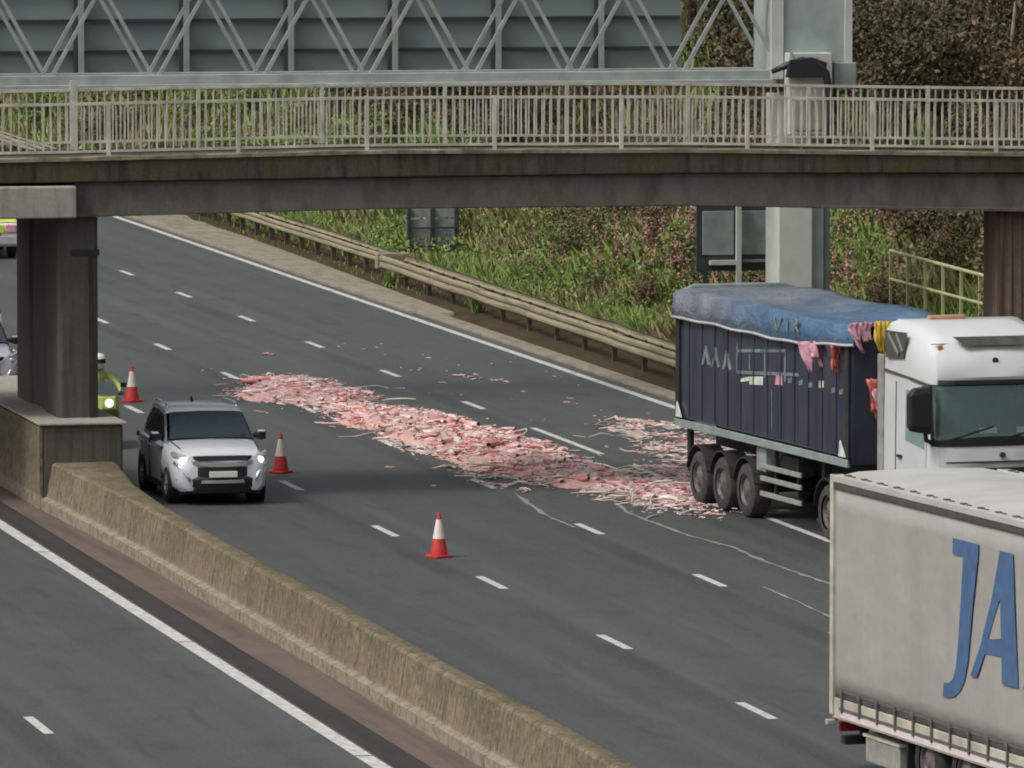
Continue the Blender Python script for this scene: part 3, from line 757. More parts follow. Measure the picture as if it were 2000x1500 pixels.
# ------------------------------------------------------------------ the spill
heap = [(30.9,163.8,.9,1.4,.12),(31.5,166.2,.95,1.9,.12),(31.2,162.6,1.35,2.4,.24),(31.6,158.6,.9,1.8,.10),(31.9,155.3,1.25,2.8,.28),(32.1,151.5,1.25,2.8,.30),(32.2,148.0,1.3,2.6,.34),(32.3,145.0,1.2,2.4,.32),(32.5,142.4,1.0,2.0,.22),(33.1,140.2,.9,1.8,.12),(33.4,138.2,.8,1.5,.08),
        (36.6,152.5,.7,2.8,.03),(36.3,149.0,.8,2.4,.05),(36.1,146.0,.9,2.3,.07),(35.4,143.0,.9,2.0,.065),(34.4,140.6,.9,1.6,.07),(34.0,138.2,.9,1.6,.06),(33.2,136.4,.7,1.6,.045)]
def hh(u, y):
    v = 0
    for (a,b_,ra,rb,h) in heap:
        q = ((u-a)/ra)**2+((y-b_)/rb)**2
        if q < 1: v = max(v, .72*h*(1-q)**.6)
    return v
def film(u, y):
    v = 0
    for (a,b_,ra,rb,h) in heap:
        q = ((u-a)/(ra*1.3+.1))**2+((y-b_)/(rb*1.25))**2
        if q < 1: v = max(v, 1-q)
    return v
from mathutils import noise as mn
gu = np.arange(29.2, 38.2, .09); gy = np.arange(134.5, 171, .22); vv = []; ok = []
for y in gy:
    for u in gu:
        n_ = mn.noise(Vector((u*1.6,y*.8,3)))*.5+mn.noise(Vector((u*4.2,y*2.4,7)))*.35
        b_ = hh(u+.35*mn.noise(Vector((u*1.1,y*.9,11))), y+.7*mn.noise(Vector((u*.9,y*.9,21))))
        z = b_*(1+.9*n_) + (.03*n_ if b_ > 0 else 0) - .035 - .03*(n_ > .2)
        fl = film(u+.3*mn.noise(Vector((u*1.3,y*.9,31))), y)-.52-.62*mn.noise(Vector((u*1.1+9,y*.55,2)))-.5*mn.noise(Vector((u*3.5,y*1.6,5)))
        if z <= -.02 and fl > 0: vv.append((u,y,.008+.010*min(1,fl)+.004*n_)); ok.append(True); continue
        vv.append((u,y,max(z,-.05)+(.045 if z > -.02 and b_ > .05 else 0))); ok.append(z > -.02)
nu = len(gu); ff = []
for j in range(len(gy)-1):
    for i in range(nu-1):
        q = (j*nu+i, j*nu+i+1, (j+1)*nu+i+1, (j+1)*nu+i)
        if any(ok[t] for t in q): ff.append(q)
sp = thing('offal_spill', 'wet heap of pink and red animal waste spilled across the lanes behind the blue lorry', 'spill', (0,0,0))
tag(obj('slurry_mound', MB().add(vv, ff), M['slurry'], sp, smooth=True, fix=False), kind='stuff')
V, F = [], []
def gut(u, y, z, L, r, ang, wig):
    n, segs = 5, 4; i0 = len(V); a = ang; p = Vector((u,y,z))
    for s_ in range(segs+1):
        t = s_/segs; rr = r*(.45+.9*math.sin(math.pi*min(max(t,.12),.88)))
        dx, dy = math.cos(a), math.sin(a)
        for k in range(n):
            w = 2*math.pi*k/n
            V.append((p.x-dy*rr*math.cos(w), p.y+dx*rr*math.cos(w), p.z+rr*.8*math.sin(w)))
        a += random.gauss(0,wig); p = p+Vector((math.cos(a),math.sin(a),random.gauss(0,.15)))*(L/segs)
    for s_ in range(segs):
        for k in range(n): F.append((i0+s_*n+k, i0+s_*n+(k+1)%n, i0+(s_+1)*n+(k+1)%n, i0+(s_+1)*n+k))
cnt = 0
while cnt < 4200:
    hq = random.choices(heap, [h[2]*h[3]*(.4+h[4]*3) for h in heap])[0]
    a = random.uniform(0,6.28); r_ = math.sqrt(random.random())*1.08
    u, y = hq[0]+hq[2]*r_*math.cos(a), hq[1]+hq[3]*r_*math.sin(a)
    if hq[0] > 34 and random.random() < .62: continue
    z = hh(u,y)*random.uniform(.75,1.2)*(1+.8*mn.noise(Vector((u*1.6,y*.8,3))))+.01
    gut(u, y, z, random.uniform(.08,.32), random.uniform(.008,.026), random.uniform(0,6.28), .8); cnt += 1
for k in range(200):      # bigger slumped lumps
    hq = random.choices(heap, [h[2]*h[3]*(.05+h[4]*3) for h in heap])[0]
    if hq[0] > 34: continue
    a = random.uniform(0,6.28); r_ = math.sqrt(random.random())*.9
    u, y = hq[0]+hq[2]*r_*math.cos(a), hq[1]+hq[3]*r_*math.sin(a)
    gut(u, y, hh(u,y)*random.uniform(.85,1.1)+.03, random.uniform(.18,.5), random.uniform(.035,.075), random.uniform(0,6.28), .6)
o = fastmesh('offal_strands', np.array(V), np.array(F), M['offal'], sp); tag(o, kind='stuff'); o.data.polygons.foreach_set('use_smooth', [True]*len(o.data.polygons))
V, F = [], []
for k in range(900):
    hq = random.choice(heap); a = random.uniform(0,6.28); r_ = 1.0+abs(random.gauss(0,.28))
    u, y = hq[0]+hq[2]*r_*math.cos(a), hq[1]+hq[3]*r_*math.sin(a)
    if k < 36: u, y = random.uniform(34.5,37.8), random.uniform(152,178)
    if hh(u,y) > .02: continue
    gut(u, y, .010, random.uniform(.04,.20), random.uniform(.006,.018), random.uniform(0,6.28), .8)
for (u,y) in ((32.59,174.3),(35.93,166.5),(36.22,165.7),(35.69,167.3),(32.2,153.6)):
    for q in range(3): gut(u+random.gauss(0,.08), y+random.gauss(0,.3), .02, .2, .02, random.uniform(0,6.28), .8)
o = fastmesh('offal_scraps', np.array(V), np.array(F), M['offal']); tag(o, 'small pale scraps of waste scattered over the road around the heap', 'scraps', kind='stuff')
# long pale strings dragged along the lanes at the edges of the heap
V, F = [], []
for k in range(260):
    hq = random.choice(heap if k < 130 else [h for h in heap if h[0] > 34 or h[1] < 146]); sd_ = random.choice((-1,-1,1)); u = hq[0]+sd_*hq[2]*random.uniform(.6,1.25); y = hq[1]+random.uniform(-1.8,1.8)
    gut(u, y, .02+hh(u,y), random.uniform(.4,1.3), random.uniform(.008,.022), random.gauss(-1.57,.5) if k%2 else random.gauss(-.9,.7), .5)
for (a,b_,c_) in (((31.9,141.6),(31.2,143.0),(30.9,139.8)),((30.9,145.8),(30.7,143.2),(30.75,140.4)),((30.5,151.6),(30.7,149.8),(30.6,147.2)),((34.1,141.0),(35.4,144.0),(36.6,149.5)),((33.5,140.0),(34.6,141.6),(36.0,143.4)),((36.2,155.5),(36.6,152),(36.9,148.5))):
    for q in range(16):
        t = random.random(); p = Vector(a).lerp(Vector(b_), t) if random.random() < .5 else Vector(b_).lerp(Vector(c_), t); d_ = Vector(c_)-Vector(a)
        gut(p.x+random.gauss(0,.12), p.y+random.gauss(0,.2), .02, random.uniform(.3,.9), random.uniform(.012,.026), math.atan2(d_.y,d_.x)+random.gauss(0,.35), .4)
o = fastmesh('pale_strings', np.array(V), np.array(F), M['pale']); tag(o, 'long pale whitish strings of waste smeared along the edges of the pink heap', 'scraps', kind='stuff'); o.data.polygons.foreach_set('use_smooth', [True]*len(o.data.polygons))
# liquid runs
def ribbon(mb, pts, w, z=.009):
    out = []
    for i in range(len(pts)-1):
        for s_ in range(8):
            t = s_/8; out.append(Vector(((pts[i][0]*(1-t)+pts[i+1][0]*t)+random.gauss(0,.014), pts[i][1]*(1-t)+pts[i+1][1]*t, z)))
    ws = [w*random.uniform(.4,1.3) for _ in out]
    for i in range(len(out)-1):
        a, b_ = out[i], out[i+1]
        mb.quad((a.x-ws[i],a.y,z),(a.x+ws[i],a.y,z),(b_.x+ws[i+1],b_.y,z),(b_.x-ws[i+1],b_.y,z))
rb = MB()
ribbon(rb, [(32.35,138.6),(31.95,135.4),(32.03,131.2),(32.3,128.8),(32.24,126.1),(32.42,122.7),(32.6,118),(32.9,112)], .05)
ribbon(rb, [(30.75,139.5),(30.5,136.8),(30.35,134.6),(30.4,132.6)], .05, .011)
ribbon(rb, [(31.2,122.3),(31.15,119.0),(31.1,116.0)], .03, .012)
tag(obj('liquid_trail', rb, M['trail'], fix=False), 'thin pale runs of liquid trailing down the lanes from the heap', 'liquid', kind='stuff')
# ------------------------------------------------------------------ cones
def make_cone(label, loc, group=None):
    t = thing('traffic_cone', label, 'cone', loc, random.uniform(0,1.5))
    obj('cone_base', MB().prism([(-.15,-.18),(.15,-.18),(.18,-.15),(.18,.15),(.15,.18),(-.15,.18),(-.18,.15),(-.18,-.15)],'z',0,.05), M['conered'], t, bevel=.012)
    obj('cone_body', MB().lathe([(.0,.05),(.155,.05),(.155,.075),(.14,.15),(.028,.75),(.022,.77),(.0,.77)], n=20), M['conered'], t, smooth='auto')
    def rr(z): return .14+(.028-.14)*(z-.15)/(.60)
    obj('cone_sleeve', MB().lathe([(rr(.33)+.004,.33),(rr(.66)+.004,.66)], n=20), M['conewhite'], t, smooth=True)
    return t
make_cone('red and white traffic cone standing alone in front of the car, nearest the camera', (26.93,128.3,0))
make_cone('red and white traffic cone close beside the silver car, towards the pink heap', (27.24,144.7,0))
make_cone('red and white traffic cone behind the silver car, just right of the bridge pier', (27.23,162.0,0))
make_cone('red and white traffic cone at the left edge of the photo beyond the pier', (27.10,180.3,0))

# ------------------------------------------------------------------ wheels
def wheel(parent, x, y, r, w, side, tyre_m, rim_m, spokes=5):
    """axle along x; side = +1 outer face towards +x"""
    o = r
    t = MB().lathe([(r*.60,-w/2),(r*.86,-w/2),(r*.96,-w*.42),(r,-w*.28),(r,w*.28),(r*.96,w*.42),(r*.86,w/2),(r*.60,w/2)], (x,y,r), 'x', 28)
    wo = obj('wheel', t, tyre_m, parent, smooth='auto')
    fx = x+side*w*.36
    m = MB().lathe([(r*.62,fx-x-side*.06),(r*.62,fx-x+side*.03),(r*.54,fx-x+side*.03),(r*.50,fx-x-side*.02),(r*.16,fx-x-side*.01 if spokes else fx-x+side*.06),(r*.14,fx-x+side*.05),(0.001,fx-x+side*.05)], (x,y,r), 'x', 28)
    ro = obj('rim', m, rim_m, wo, smooth='auto')
    if spokes:
        s = MB()
        for k in range(spokes):
            a = 2*math.pi*k/spokes+.3
            s.bar((fx+side*.012,y+math.cos(a)*r*.1,r+math.sin(a)*r*.1),(fx+side*.012,y+math.cos(a)*r*.56,r+math.sin(a)*r*.56),.03,.07)
        # merged into the rim's own look
        me = ro.data; bm = bmesh.new(); bm.from_mesh(me)
        vs_ = [bm.verts.new(v) for v in s.v]
        for f in s.f: bm.faces.new([vs_[i] for i in f])
        bm.to_mesh(me); bm.free()
    return wo

def cut(o, cutters):
    """boolean cylinders (x-axis) out of o: list of (y, z, r)"""
    for (y, z, r, x0, x1) in cutters:
        m = MB(); n = 28; vs = []
        m.prism([(y+r*math.cos(2*math.pi*k/n), z+r*math.sin(2*math.pi*k/n)) for k in range(n)], 'x', x0, x1)
        c = obj('cutter', m, M['black'])
        b_ = o.modifiers.new('cut','BOOLEAN'); b_.operation = 'DIFFERENCE'; b_.object = c; b_.solver = 'EXACT'
        bpy.context.view_layer.update()
        dg = bpy.context.evaluated_depsgraph_get()
        me = bpy.data.meshes.new_from_object(o.evaluated_get(dg))
        o.modifiers.clear(); old = o.data; o.data = me; me.name = o.name
        bpy.data.objects.remove(c)
    return o

# ------------------------------------------------------------------ cars
def make_suv(name, label, cat, loc, rz, paint, lights=True):
    t = thing(name, label, cat, loc, rz)
    # body sections: y, half width, z bottom, z shoulder, z top, top half width
    st = [(-2.24,.60,.34,.66,.80,.50),(-2.20,.76,.28,.78,.93,.62),(-2.05,.86,.25,.86,.99,.70),(-1.75,.905,.24,.92,1.04,.74),(-1.3,.92,.24,.97,1.09,.77),(-.9,.92,.24,1.00,1.13,.79),
          (-.2,.92,.24,1.02,1.13,.79),(.8,.92,.24,1.05,1.14,.79),(1.5,.915,.26,1.08,1.15,.78),(1.95,.88,.30,1.08,1.16,.75),(2.18,.80,.36,1.02,1.14,.68),(2.24,.70,.42,.95,1.08,.60)]
    secs = []
    for (y,w,zb,zs,zt,wt) in st:
        h = [(w*.86,zb),(w*.97,zb+.10),(w*.985,(zb+zs)/2-.05),(w,(zb+zs)/2+.10),(w*.975,zs-.05),(w*.93,zs),(wt,zt-.015),(wt*.55,zt+.015)]
        secs.append([(x,y,z) for x,z in h]+[(0,y,zt+.025)]+[(-x,y,z) for x,z in h[::-1]]+[(0,y,zb)])
    body = obj('body', MB().loft(secs), paint, t)
    cut(body, [(-1.38,.36,.41,-1.2,-.55),(-1.38,.36,.41,.55,1.2),(1.30,.36,.41,-1.2,-.55),(1.30,.36,.41,.55,1.2)])
    body.data.polygons.foreach_set('use_smooth',[True]*len(body.data.polygons)); body.data.set_sharp_from_angle(angle=R(40))
    # greenhouse
    g = [(-1.04,.83,1.11),(-.34,.725,1.59),(-.05,.705,1.655),(.7,.69,1.675),(1.35,.67,1.65),(1.72,.65,1.59),(2.08,.76,1.13)]
    secs = []
    for (y,w,z) in g:
        zc = 1.10
        f = (z-1.10)/.57
        wb = .85 if -1.0 < y < 1.9 else w
        secs.append([(-wb,y,1.08),(-(wb+(w-wb)*.5),y,1.08+(z-1.08)*.5),(-w,y,z-.02),(-w*.8,y,z+.012),(0,y,z+.025),(w*.8,y,z+.012),(w,y,z-.02),(wb+(w-wb)*.5,y,1.08+(z-1.08)*.5),(wb,y,1.08)])
    gh = obj('roof', MB().loft(secs, skip={(0,k) for k in range(2,6)}), paint, t, smooth='auto')
    li = MB(); li.quad((-.80,-1.0,1.165),(.80,-1.0,1.165),(.80,1.4,1.165),(-.80,1.4,1.165)); li.quad((-.8,.75,1.1),(.8,.75,1.1),(.66,.75,1.64),(-.66,.75,1.64))
    obj('cabin_lining', li, M['interior'], t, fix=False)
    # windscreen, proud of the shell
    def q(y,x,z): return (x,y,z)
    ws = MB(); rows = []
    for f in np.linspace(0.06,.95,6):
        y = -1.02+.70*f; z = 1.10+.50*f; w = (.83+(.725-.83)*f)*.935
        rows.append([(x*w, y-.035-.03*(1-x*x), z+.022+.015*(1-x*x)) for x in np.linspace(-1,1,9)])
    ws.loft(rows, closed=False, cap=False); wsc = obj('windscreen', ws, M['glass'], t, smooth=True)
    obj('wiper', MB().bar((-.65,-1.03,1.155),(.0,-.99,1.19),.02,.02).bar((.05,-1.03,1.16),(.66,-.97,1.20),.02,.02), M['black'], wsc)
    obj('dashboard', MB().box(-.66,.66,-.9,-.6,1.085,1.20), M['interior'], t)
    for s in (-1,1):
        m = MB()
        def sx(y,z):
            w = np.interp(y,[-.32,-.05,.7,1.35,1.72],[.725,.705,.69,.67,.65]); zt = np.interp(y,[-.32,-.05,.7,1.35,1.72],[1.60,1.655,1.67,1.64,1.58])
            f = (z-1.08)/(zt-1.08); return s*(.85+(w-.85)*f+.012)
        for poly in (((-.80,1.14),(-.25,1.53),(.42,1.59),(.42,1.14)), ((.50,1.14),(.50,1.59),(1.20,1.57),(1.52,1.36),(1.42,1.17))):
            m.add([(sx(y,z),y,z) for y,z in poly], [tuple(range(len(poly)))])
        obj('side_window', m, M['tint'], t)
        mi = MB(); mi.loft([[(s*(.86+.0),-.72,1.13),(s*.86,-.62,1.13),(s*.86,-.62,1.2),(s*.86,-.72,1.2)],[(s*1.0,-.78,1.08),(s*1.0,-.60,1.10),(s*1.0,-.60,1.26),(s*1.0,-.78,1.25)],[(s*1.10,-.74,1.10),(s*1.10,-.62,1.11),(s*1.10,-.62,1.24),(s*1.10,-.74,1.23)]])
        mo = obj('wing_mirror', mi, M['black'], t, bevel=.02)
        obj('mirror_cap', MB().box(min(s*.94,s*1.08),max(s*.94,s*1.08),-.79,-.66,1.225,1.268), paint, mo, bevel=.02)
        obj('roof_rail', MB().tube([(s*.66,-.1,1.66),(s*.65,.1,1.735),(s*.64,1.2,1.725),(s*.63,1.45,1.66)], .022, 7), M['chrome'], t, smooth=True)
        for (ys,ye) in ((-.72,.45),(.47,1.45)):
            obj('door_handle', MB().box(min(s*.92,s*.945),max(s*.92,s*.945),ye-.26,ye-.06,.93,.965), M['chrome'], t, bevel=.008)
        obj('door_seam', MB().box(min(s*.80,s*.925),max(s*.80,s*.925),.452,.464,.36,1.06).box(min(s*.80,s*.925),max(s*.80,s*.925),-.86,-.848,.40,1.0), M['black'], t)
        obj('sill_cladding', MB().box(min(s*.80,s*.93),max(s*.80,s*.93),-.92,.86,.235,.36), M['black'], t, bevel=.02)
        # headlamp: slim upper lamp and lower cluster
        hl = MB(); hl.loft([[(s*.60,-2.17,.86),(s*.60,-2.17,.93),(s*.60,-2.10,.94),(s*.60,-2.10,.86)],[(s*.80,-2.07,.87),(s*.80,-2.07,.96),(s*.78,-2.0,.97),(s*.78,-2.0,.87)],[(s*.91,-1.83,.91),(s*.91,-1.83,.99),(s*.85,-1.8,.99),(s*.85,-1.8,.91)]])
        ho = obj('headlamp', hl, M['lampglass'], t, bevel=.008)
        obj('lamp_bulb', MB().lathe([(0.001,-.03),(.045,-.03),(.055,0),(.05,.03),(0.001,.04)],(s*.74,-2.145,.84),'y',14), M['lamp'] if lights else M['lampglass'], ho, smooth=True)
        # bright shield trim sweeping from lamp to lower grille
        tr = MB(); tr.tube([(s*.87,-1.99,.80),(s*.76,-2.14,.70),(s*.66,-2.24,.56),(s*.62,-2.26,.46)], [.035,.035,.03,.025], 7)
        obj('shield_trim', tr, M['chrome'], t, smooth=True)
        obj('fog_housing', MB().loft([[(s*.55,-2.24,.42),(s*.55,-2.24,.62),(s*.55,-2.14,.62),(s*.55,-2.14,.42)],[(s*.85,-2.06,.45),(s*.85,-2.06,.74),(s*.8,-1.98,.74),(s*.8,-1.98,.45)]]), M['black'], t, bevel=.02)
        wheel(t, s*.80, -1.38, .355, .235, s, M['rubber'], M['rim']); wheel(t, s*.80, 1.30, .355, .235, s, M['rubber'], M['rim'])
        for y in (-1.38,1.30): obj('wheel_housing', MB().lathe([(.405,-.14),(.40,.12)],(s*.78,y,.36),'x',24), M['black'], t, smooth=True)
        obj('tail_lamp', MB().box(min(s*.6,s*.86),max(s*.6,s*.86),2.16,2.22,.95,1.05), M['redlamp'], t, bevel=.02)
    obj('grille', MB().loft([[(-.56,-2.20,.86),(-.46,-2.262,.84),(.46,-2.262,.84),(.56,-2.20,.86)],[(-.58,-2.19,.92),(-.5,-2.245,.93),(.5,-2.245,.93),(.58,-2.19,.92)]], closed=True), M['black'], t)
    obj('grille_bar', MB().loft([[(x,-2.305+.22*abs(x/.74)**4,z+.07*abs(x/.74)**2) for x in np.linspace(-.74,.74,15)]+[(x,-2.22+.22*abs(x/.74)**4,z+.07*abs(x/.74)**2) for x in np.linspace(.74,-.74,15)] for z in (.725,.80)]), M['chrome'], t)
    obj('bumper_skirt', MB().loft([[(x*a,-2.30+c+(.42*abs(x/.86)**5),z) for x in np.linspace(-.86,.86,15)]+[(x*a,-2.0+c+(.18*abs(x/.86)**5),z) for x in np.linspace(.86,-.86,15)] for (z,a,c) in ((.24,.95,.05),(.36,1.0,.01),(.50,1.0,0),(.56,.97,.05))]), M['black'], t, smooth='auto')
    obj('bumper_trim', MB().loft([[(x,-2.335+.12*abs(x/.55)**3,z) for x in np.linspace(-.55,.55,11)]+[(x,-2.27+.12*abs(x/.55)**3,z) for x in np.linspace(.55,-.55,11)] for z in (.425,.485)]), M['chrome'], t)
    obj('number_plate', MB().box(-.26,.26,-2.365,-2.31,.535,.645), M['plate'], t, bevel=.006)
    obj('intake', MB().loft([[(x,-2.288+.10*abs(x/.6)**3,z) for x in np.linspace(-.60,.60,11)]+[(x,-2.2+.10*abs(x/.6)**3,z) for x in np.linspace(.60,-.60,11)] for z in (.555,.72)]), M['black'], t)
    obj('underbody', MB().box(-.76,.76,-2.0,2.0,.20,.30), M['black'], t)
    for s in (-.38,.38):
        obj('seat', MB().box(s-.24,s+.24,-.02,.16,.9,1.32).box(s-.12,s+.12,.04,.14,1.32,1.5), M['interior'], t, bevel=.05)
    for s in (-1,1): obj('bonnet_seam', MB().bar((s*.74,-1.95,1.045),(s*.79,-1.05,1.125),.012,.012), M['black'], t)
    obj('aerial', MB().loft([[(-.02,.9,1.69),(.02,.9,1.69),(.02,1.1,1.69),(-.02,1.1,1.69)],[(-.008,1.06,1.78),(.008,1.06,1.78),(.008,1.1,1.78),(-.008,1.1,1.78)]]), M['black'], t)
    return t
make_suv('family_car', 'silver crossover car with lit headlamps driving towards the camera beside the concrete barrier', 'car', (24.95,140.6,0), 0, M['silver'])
make_suv('family_car', 'pale grey car at the left edge of the photo, half hidden behind the bridge pier', 'car', (24.12,165.5,0), R(-1), M['silver_dark'], False)

# van far up the road at the left edge
def make_van(loc, rz):
    t = thing('emergency_van', 'white van with yellow-green panels far up the road at the left edge, beyond the bridge', 'van', loc, rz)
    prof = [(-2.7,.35),(-2.75,.75),(-2.6,1.0),(-1.75,1.2),(-1.15,2.05),(-.8,2.35),(2.6,2.4),(2.75,2.2),(2.78,.4)]
    b_ = obj('body', MB().prism(prof, 'x', -.98, .98), M['van_white'], t, bevel=.08)
    obj('windscreen', MB().quad((-.85,-1.79,1.27),(.85,-1.79,1.27),(.78,-1.20,2.06),(-.78,-1.20,2.06)), M['glass'], t)
    for s in (-1,1):
        obj('side_stripe', MB().box(min(s*.985,s*.995),max(s*.985,s*.995),-1.5,2.6,.8,1.35), M['hivis'], t)
        obj('side_window', MB().add([(s*.99,-1.35,1.35),(s*.99,-.2,1.35),(s*.99,-.2,2.0),(s*.99,-.95,2.0)],[(0,1,2,3)]), M['glass'], t)
        obj('headlamp', MB().box(min(s*.6,s*.9),max(s*.6,s*.9),-2.79,-2.66,.75,.98), M['pinksheet'], t, bevel=.03)
        obj('front_marker', MB().box(min(s*.3,s*.97),max(s*.3,s*.97),-2.80,-2.76,.42,.66), M['lampglass'], t, bevel=.02)
        obj('bonnet_panel', MB().quad((s*.2,-2.56,1.03),(s*.9,-2.56,1.03),(s*.9,-1.9,1.185),(s*.2,-1.9,1.185)), M['hivis_bright'], t)
        wheel(t, s*.86, -1.75, .35, .24, s, M['rubber'], M['rim'], 5); wheel(t, s*.86, 1.75, .35, .24, s, M['rubber'], M['rim'], 5)
    obj('grille', MB().box(-.45,.45,-2.80,-2.74,.60,.72), M['black'], t, bevel=.02)
    obj('front_panel', MB().box(-.58,.58,-2.79,-2.735,.74,.97), M['hivis_bright'], t, bevel=.02)
    obj('light_bar', MB().box(-.6,.6,-.75,-.45,2.38,2.52), M['orange'], t, bevel=.04)
make_van((31.45,213.8,0), R(-3))

# ------------------------------------------------------------------ motorcycle and rider
def make_bike(loc, rz):
    t = thing('motorcycle', 'motorcycle with a lit headlamp behind the silver car, emerging from behind the bridge pier', 'motorcycle', loc, rz)
    for y in (-.75,.75):
        wo = obj('wheel', MB().lathe([(.22,-.06),(.29,-.06),(.325,0),(.29,.06),(.22,.06)],(0,y,.325),'x',24), M['rubber'], t, smooth=True)
        obj('rim', MB().lathe([(.225,-.03),(.20,0),(.05,-.04),(.05,.04),(.20,.01),(.225,.03)],(0,y,.325),'x',20), M['rim'], wo)
    obj('fork', MB().tube([(-.10,-.75,.325),(-.10,-.5,.95)],.03,7).tube([(.10,-.75,.325),(.10,-.5,.95)],.03,7), M['rim'], t)
    obj('engine', MB().box(-.2,.2,-.3,.3,.28,.65), M['chassis'], t, bevel=.05)
    obj('tank', MB().loft([[(-.12,-.35,.75),(.12,-.35,.75),(.10,-.35,.95),(-.10,-.35,.95)],[(-.2,-.1,.70),(.2,-.1,.70),(.16,-.1,1.02),(-.16,-.1,1.02)],[(-.12,.2,.7),(.12,.2,.7),(.10,.2,.86),(-.10,.2,.86)]]), M['van_white'], t, bevel=.03)
    obj('fairing', MB().loft([[(-.16,-.86,.80),(.16,-.86,.80),(.14,-.84,1.05),(-.14,-.84,1.05)],[(-.30,-.55,.55),(.30,-.55,.55),(.26,-.5,1.08),(-.26,-.5,1.08)],[(-.28,-.3,.5),(.28,-.3,.5),(.2,-.3,.9),(-.2,-.3,.9)]]), M['hivis'], t, bevel=.03)
    obj('screen', MB().quad((-.2,-.74,1.07),(.2,-.74,1.07),(.16,-.58,1.34),(-.16,-.58,1.34)), M['glass'], t)
    obj('headlamp', MB().lathe([(.001,-.03),(.06,-.025),(.075,0),(.075,.03)],(0,-.88,.93),'y',16), M['lamp'], t, smooth=True)
    obj('saddle', MB().box(-.16,.16,.05,.85,.76,.86), M['black'], t, bevel=.04)
    for s in (-1,1): obj('pannier', MB().box(min(s*.2,s*.46),max(s*.2,s*.46),.4,.95,.45,.85), M['van_white'], t, bevel=.05)
    obj('handlebar', MB().tube([(-.40,-.30,1.06),(-.2,-.46,1.08),(.2,-.46,1.08),(.40,-.30,1.06)],.018,7), M['black'], t)
    for s in (-1,1): obj('mirror', MB().tube([(s*.3,-.45,1.08),(s*.36,-.5,1.25)],.012,5).box(s*.37-.06,s*.37+.06,-.54,-.49,1.22,1.31), M['black'], t)
def skin_body(name, joints, edges, mats, parent, fmat, root=0, sub=1):
    me = bpy.data.meshes.new(name); me.from_pydata([j[:3] for j in joints], edges, []); 
    o = bpy.data.objects.new(name, me); COL.objects.link(o)
    o.modifiers.new('skin','SKIN'); sv = me.skin_vertices[0].data
    for i, j in enumerate(joints): sv[i].radius = (j[3], j[3]); sv[i].use_root = (i == root)
    s = o.modifiers.new('sub','SUBSURF'); s.levels = sub; s.render_levels = sub
    bpy.context.view_layer.update(); dg = bpy.context.evaluated_depsgraph_get()
    m2 = bpy.data.meshes.new_from_object(o.evaluated_get(dg)); o.modifiers.clear(); o.data = m2; m2.name = name
    m2.materials.clear()
    for m in mats: m2.materials.append(m)
    for p in m2.polygons: p.material_index = fmat(p.center); p.use_smooth = True
    if parent is not None: o.parent = parent
    return o
def make_rider(loc, rz):
    t = thing('person', 'person in a yellow high-visibility jacket and pale helmet riding the motorcycle beside the pier', 'person', loc, rz)
    J = [(0,.32,.93,.15),(0,.28,1.10,.15),(0,.20,1.32,.17),(0,.14,1.46,.10),(0,.10,1.56,.07),(0,.08,1.70,.085)]
    E = [(0,1),(1,2),(2,3),(3,4),(4,5)]
    for s in (-1,1):
        b0 = len(J); J += [(s*.14,.28,.90,.10),(s*.28,-.12,.78,.075),(s*.24,.10,.40,.055),(s*.24,.04,.32,.045),(s*.24,-.10,.30,.035)]
        E += [(0,b0),(b0,b0+1),(b0+1,b0+2),(b0+2,b0+3),(b0+3,b0+4)]
        b1 = len(J); J += [(s*.20,.15,1.42,.075),(s*.38,-.02,1.22,.06),(s*.38,-.24,1.10,.042),(s*.37,-.32,1.085,.035)]
        E += [(3,b1),(b1,b1+1),(b1+1,b1+2),(b1+2,b1+3)]
        for q in range(4):
            c0 = len(J); J += [(s*(.345+.02*q),-.385,1.085,.010),(s*(.345+.02*q),-.41-.004*q,1.055,.009)]
            E += [(b1+3,c0),(c0,c0+1)]
        c0 = len(J); J += [(s*.32,-.34,1.05,.010)]; E += [(b1+3,c0)]
    body = skin_body('body', J, E, [M['hivis'],M['suit'],M['skin']], t, lambda c: 2 if c.z > 1.55 else (0 if c.z > .98 and c.y > -.27 else 1))
    hm = obj('helmet', MB().lathe([(.001,-.16),(.10,-.15),(.135,-.07),(.145,.02),(.125,.09),(.07,.14),(.001,.155)],(0,.06,1.72),'z',18), M['helmet'], t, smooth=True)
    obj('visor', MB().loft([[(-.10,-.06,1.67),(0,-.095,1.67),(.10,-.06,1.67)],[(-.10,-.06,1.76),(0,-.095,1.76),(.10,-.06,1.76)]],closed=False,cap=False), M['black'], hm)
    st = MB(); st.lathe([(.205,-.02),(.205,.02)],(0,.24,1.2),'z',18)
    return t
make_bike((24.80,151.4,0), R(3)); make_rider((24.80,151.4,0), R(3))

# ------------------------------------------------------------------ blue-sheeted tipper lorry
TH = R(5.33)
lo = thing('tipper_lorry', 'navy tipper lorry with a sagging blue tarpaulin and white cab, stopped beside the spilled waste', 'lorry', (34.69,138.12,0), TH)
L0, L1, W, ZF = -.25, -9.55, 1.25, 1.55
ct = lambda y: 3.86
body = MB()
body.box(-W, W, L1, L0, ZF, 3.56)
tb = obj('trailer_body', body, M['navy'], lo, bevel=.03)
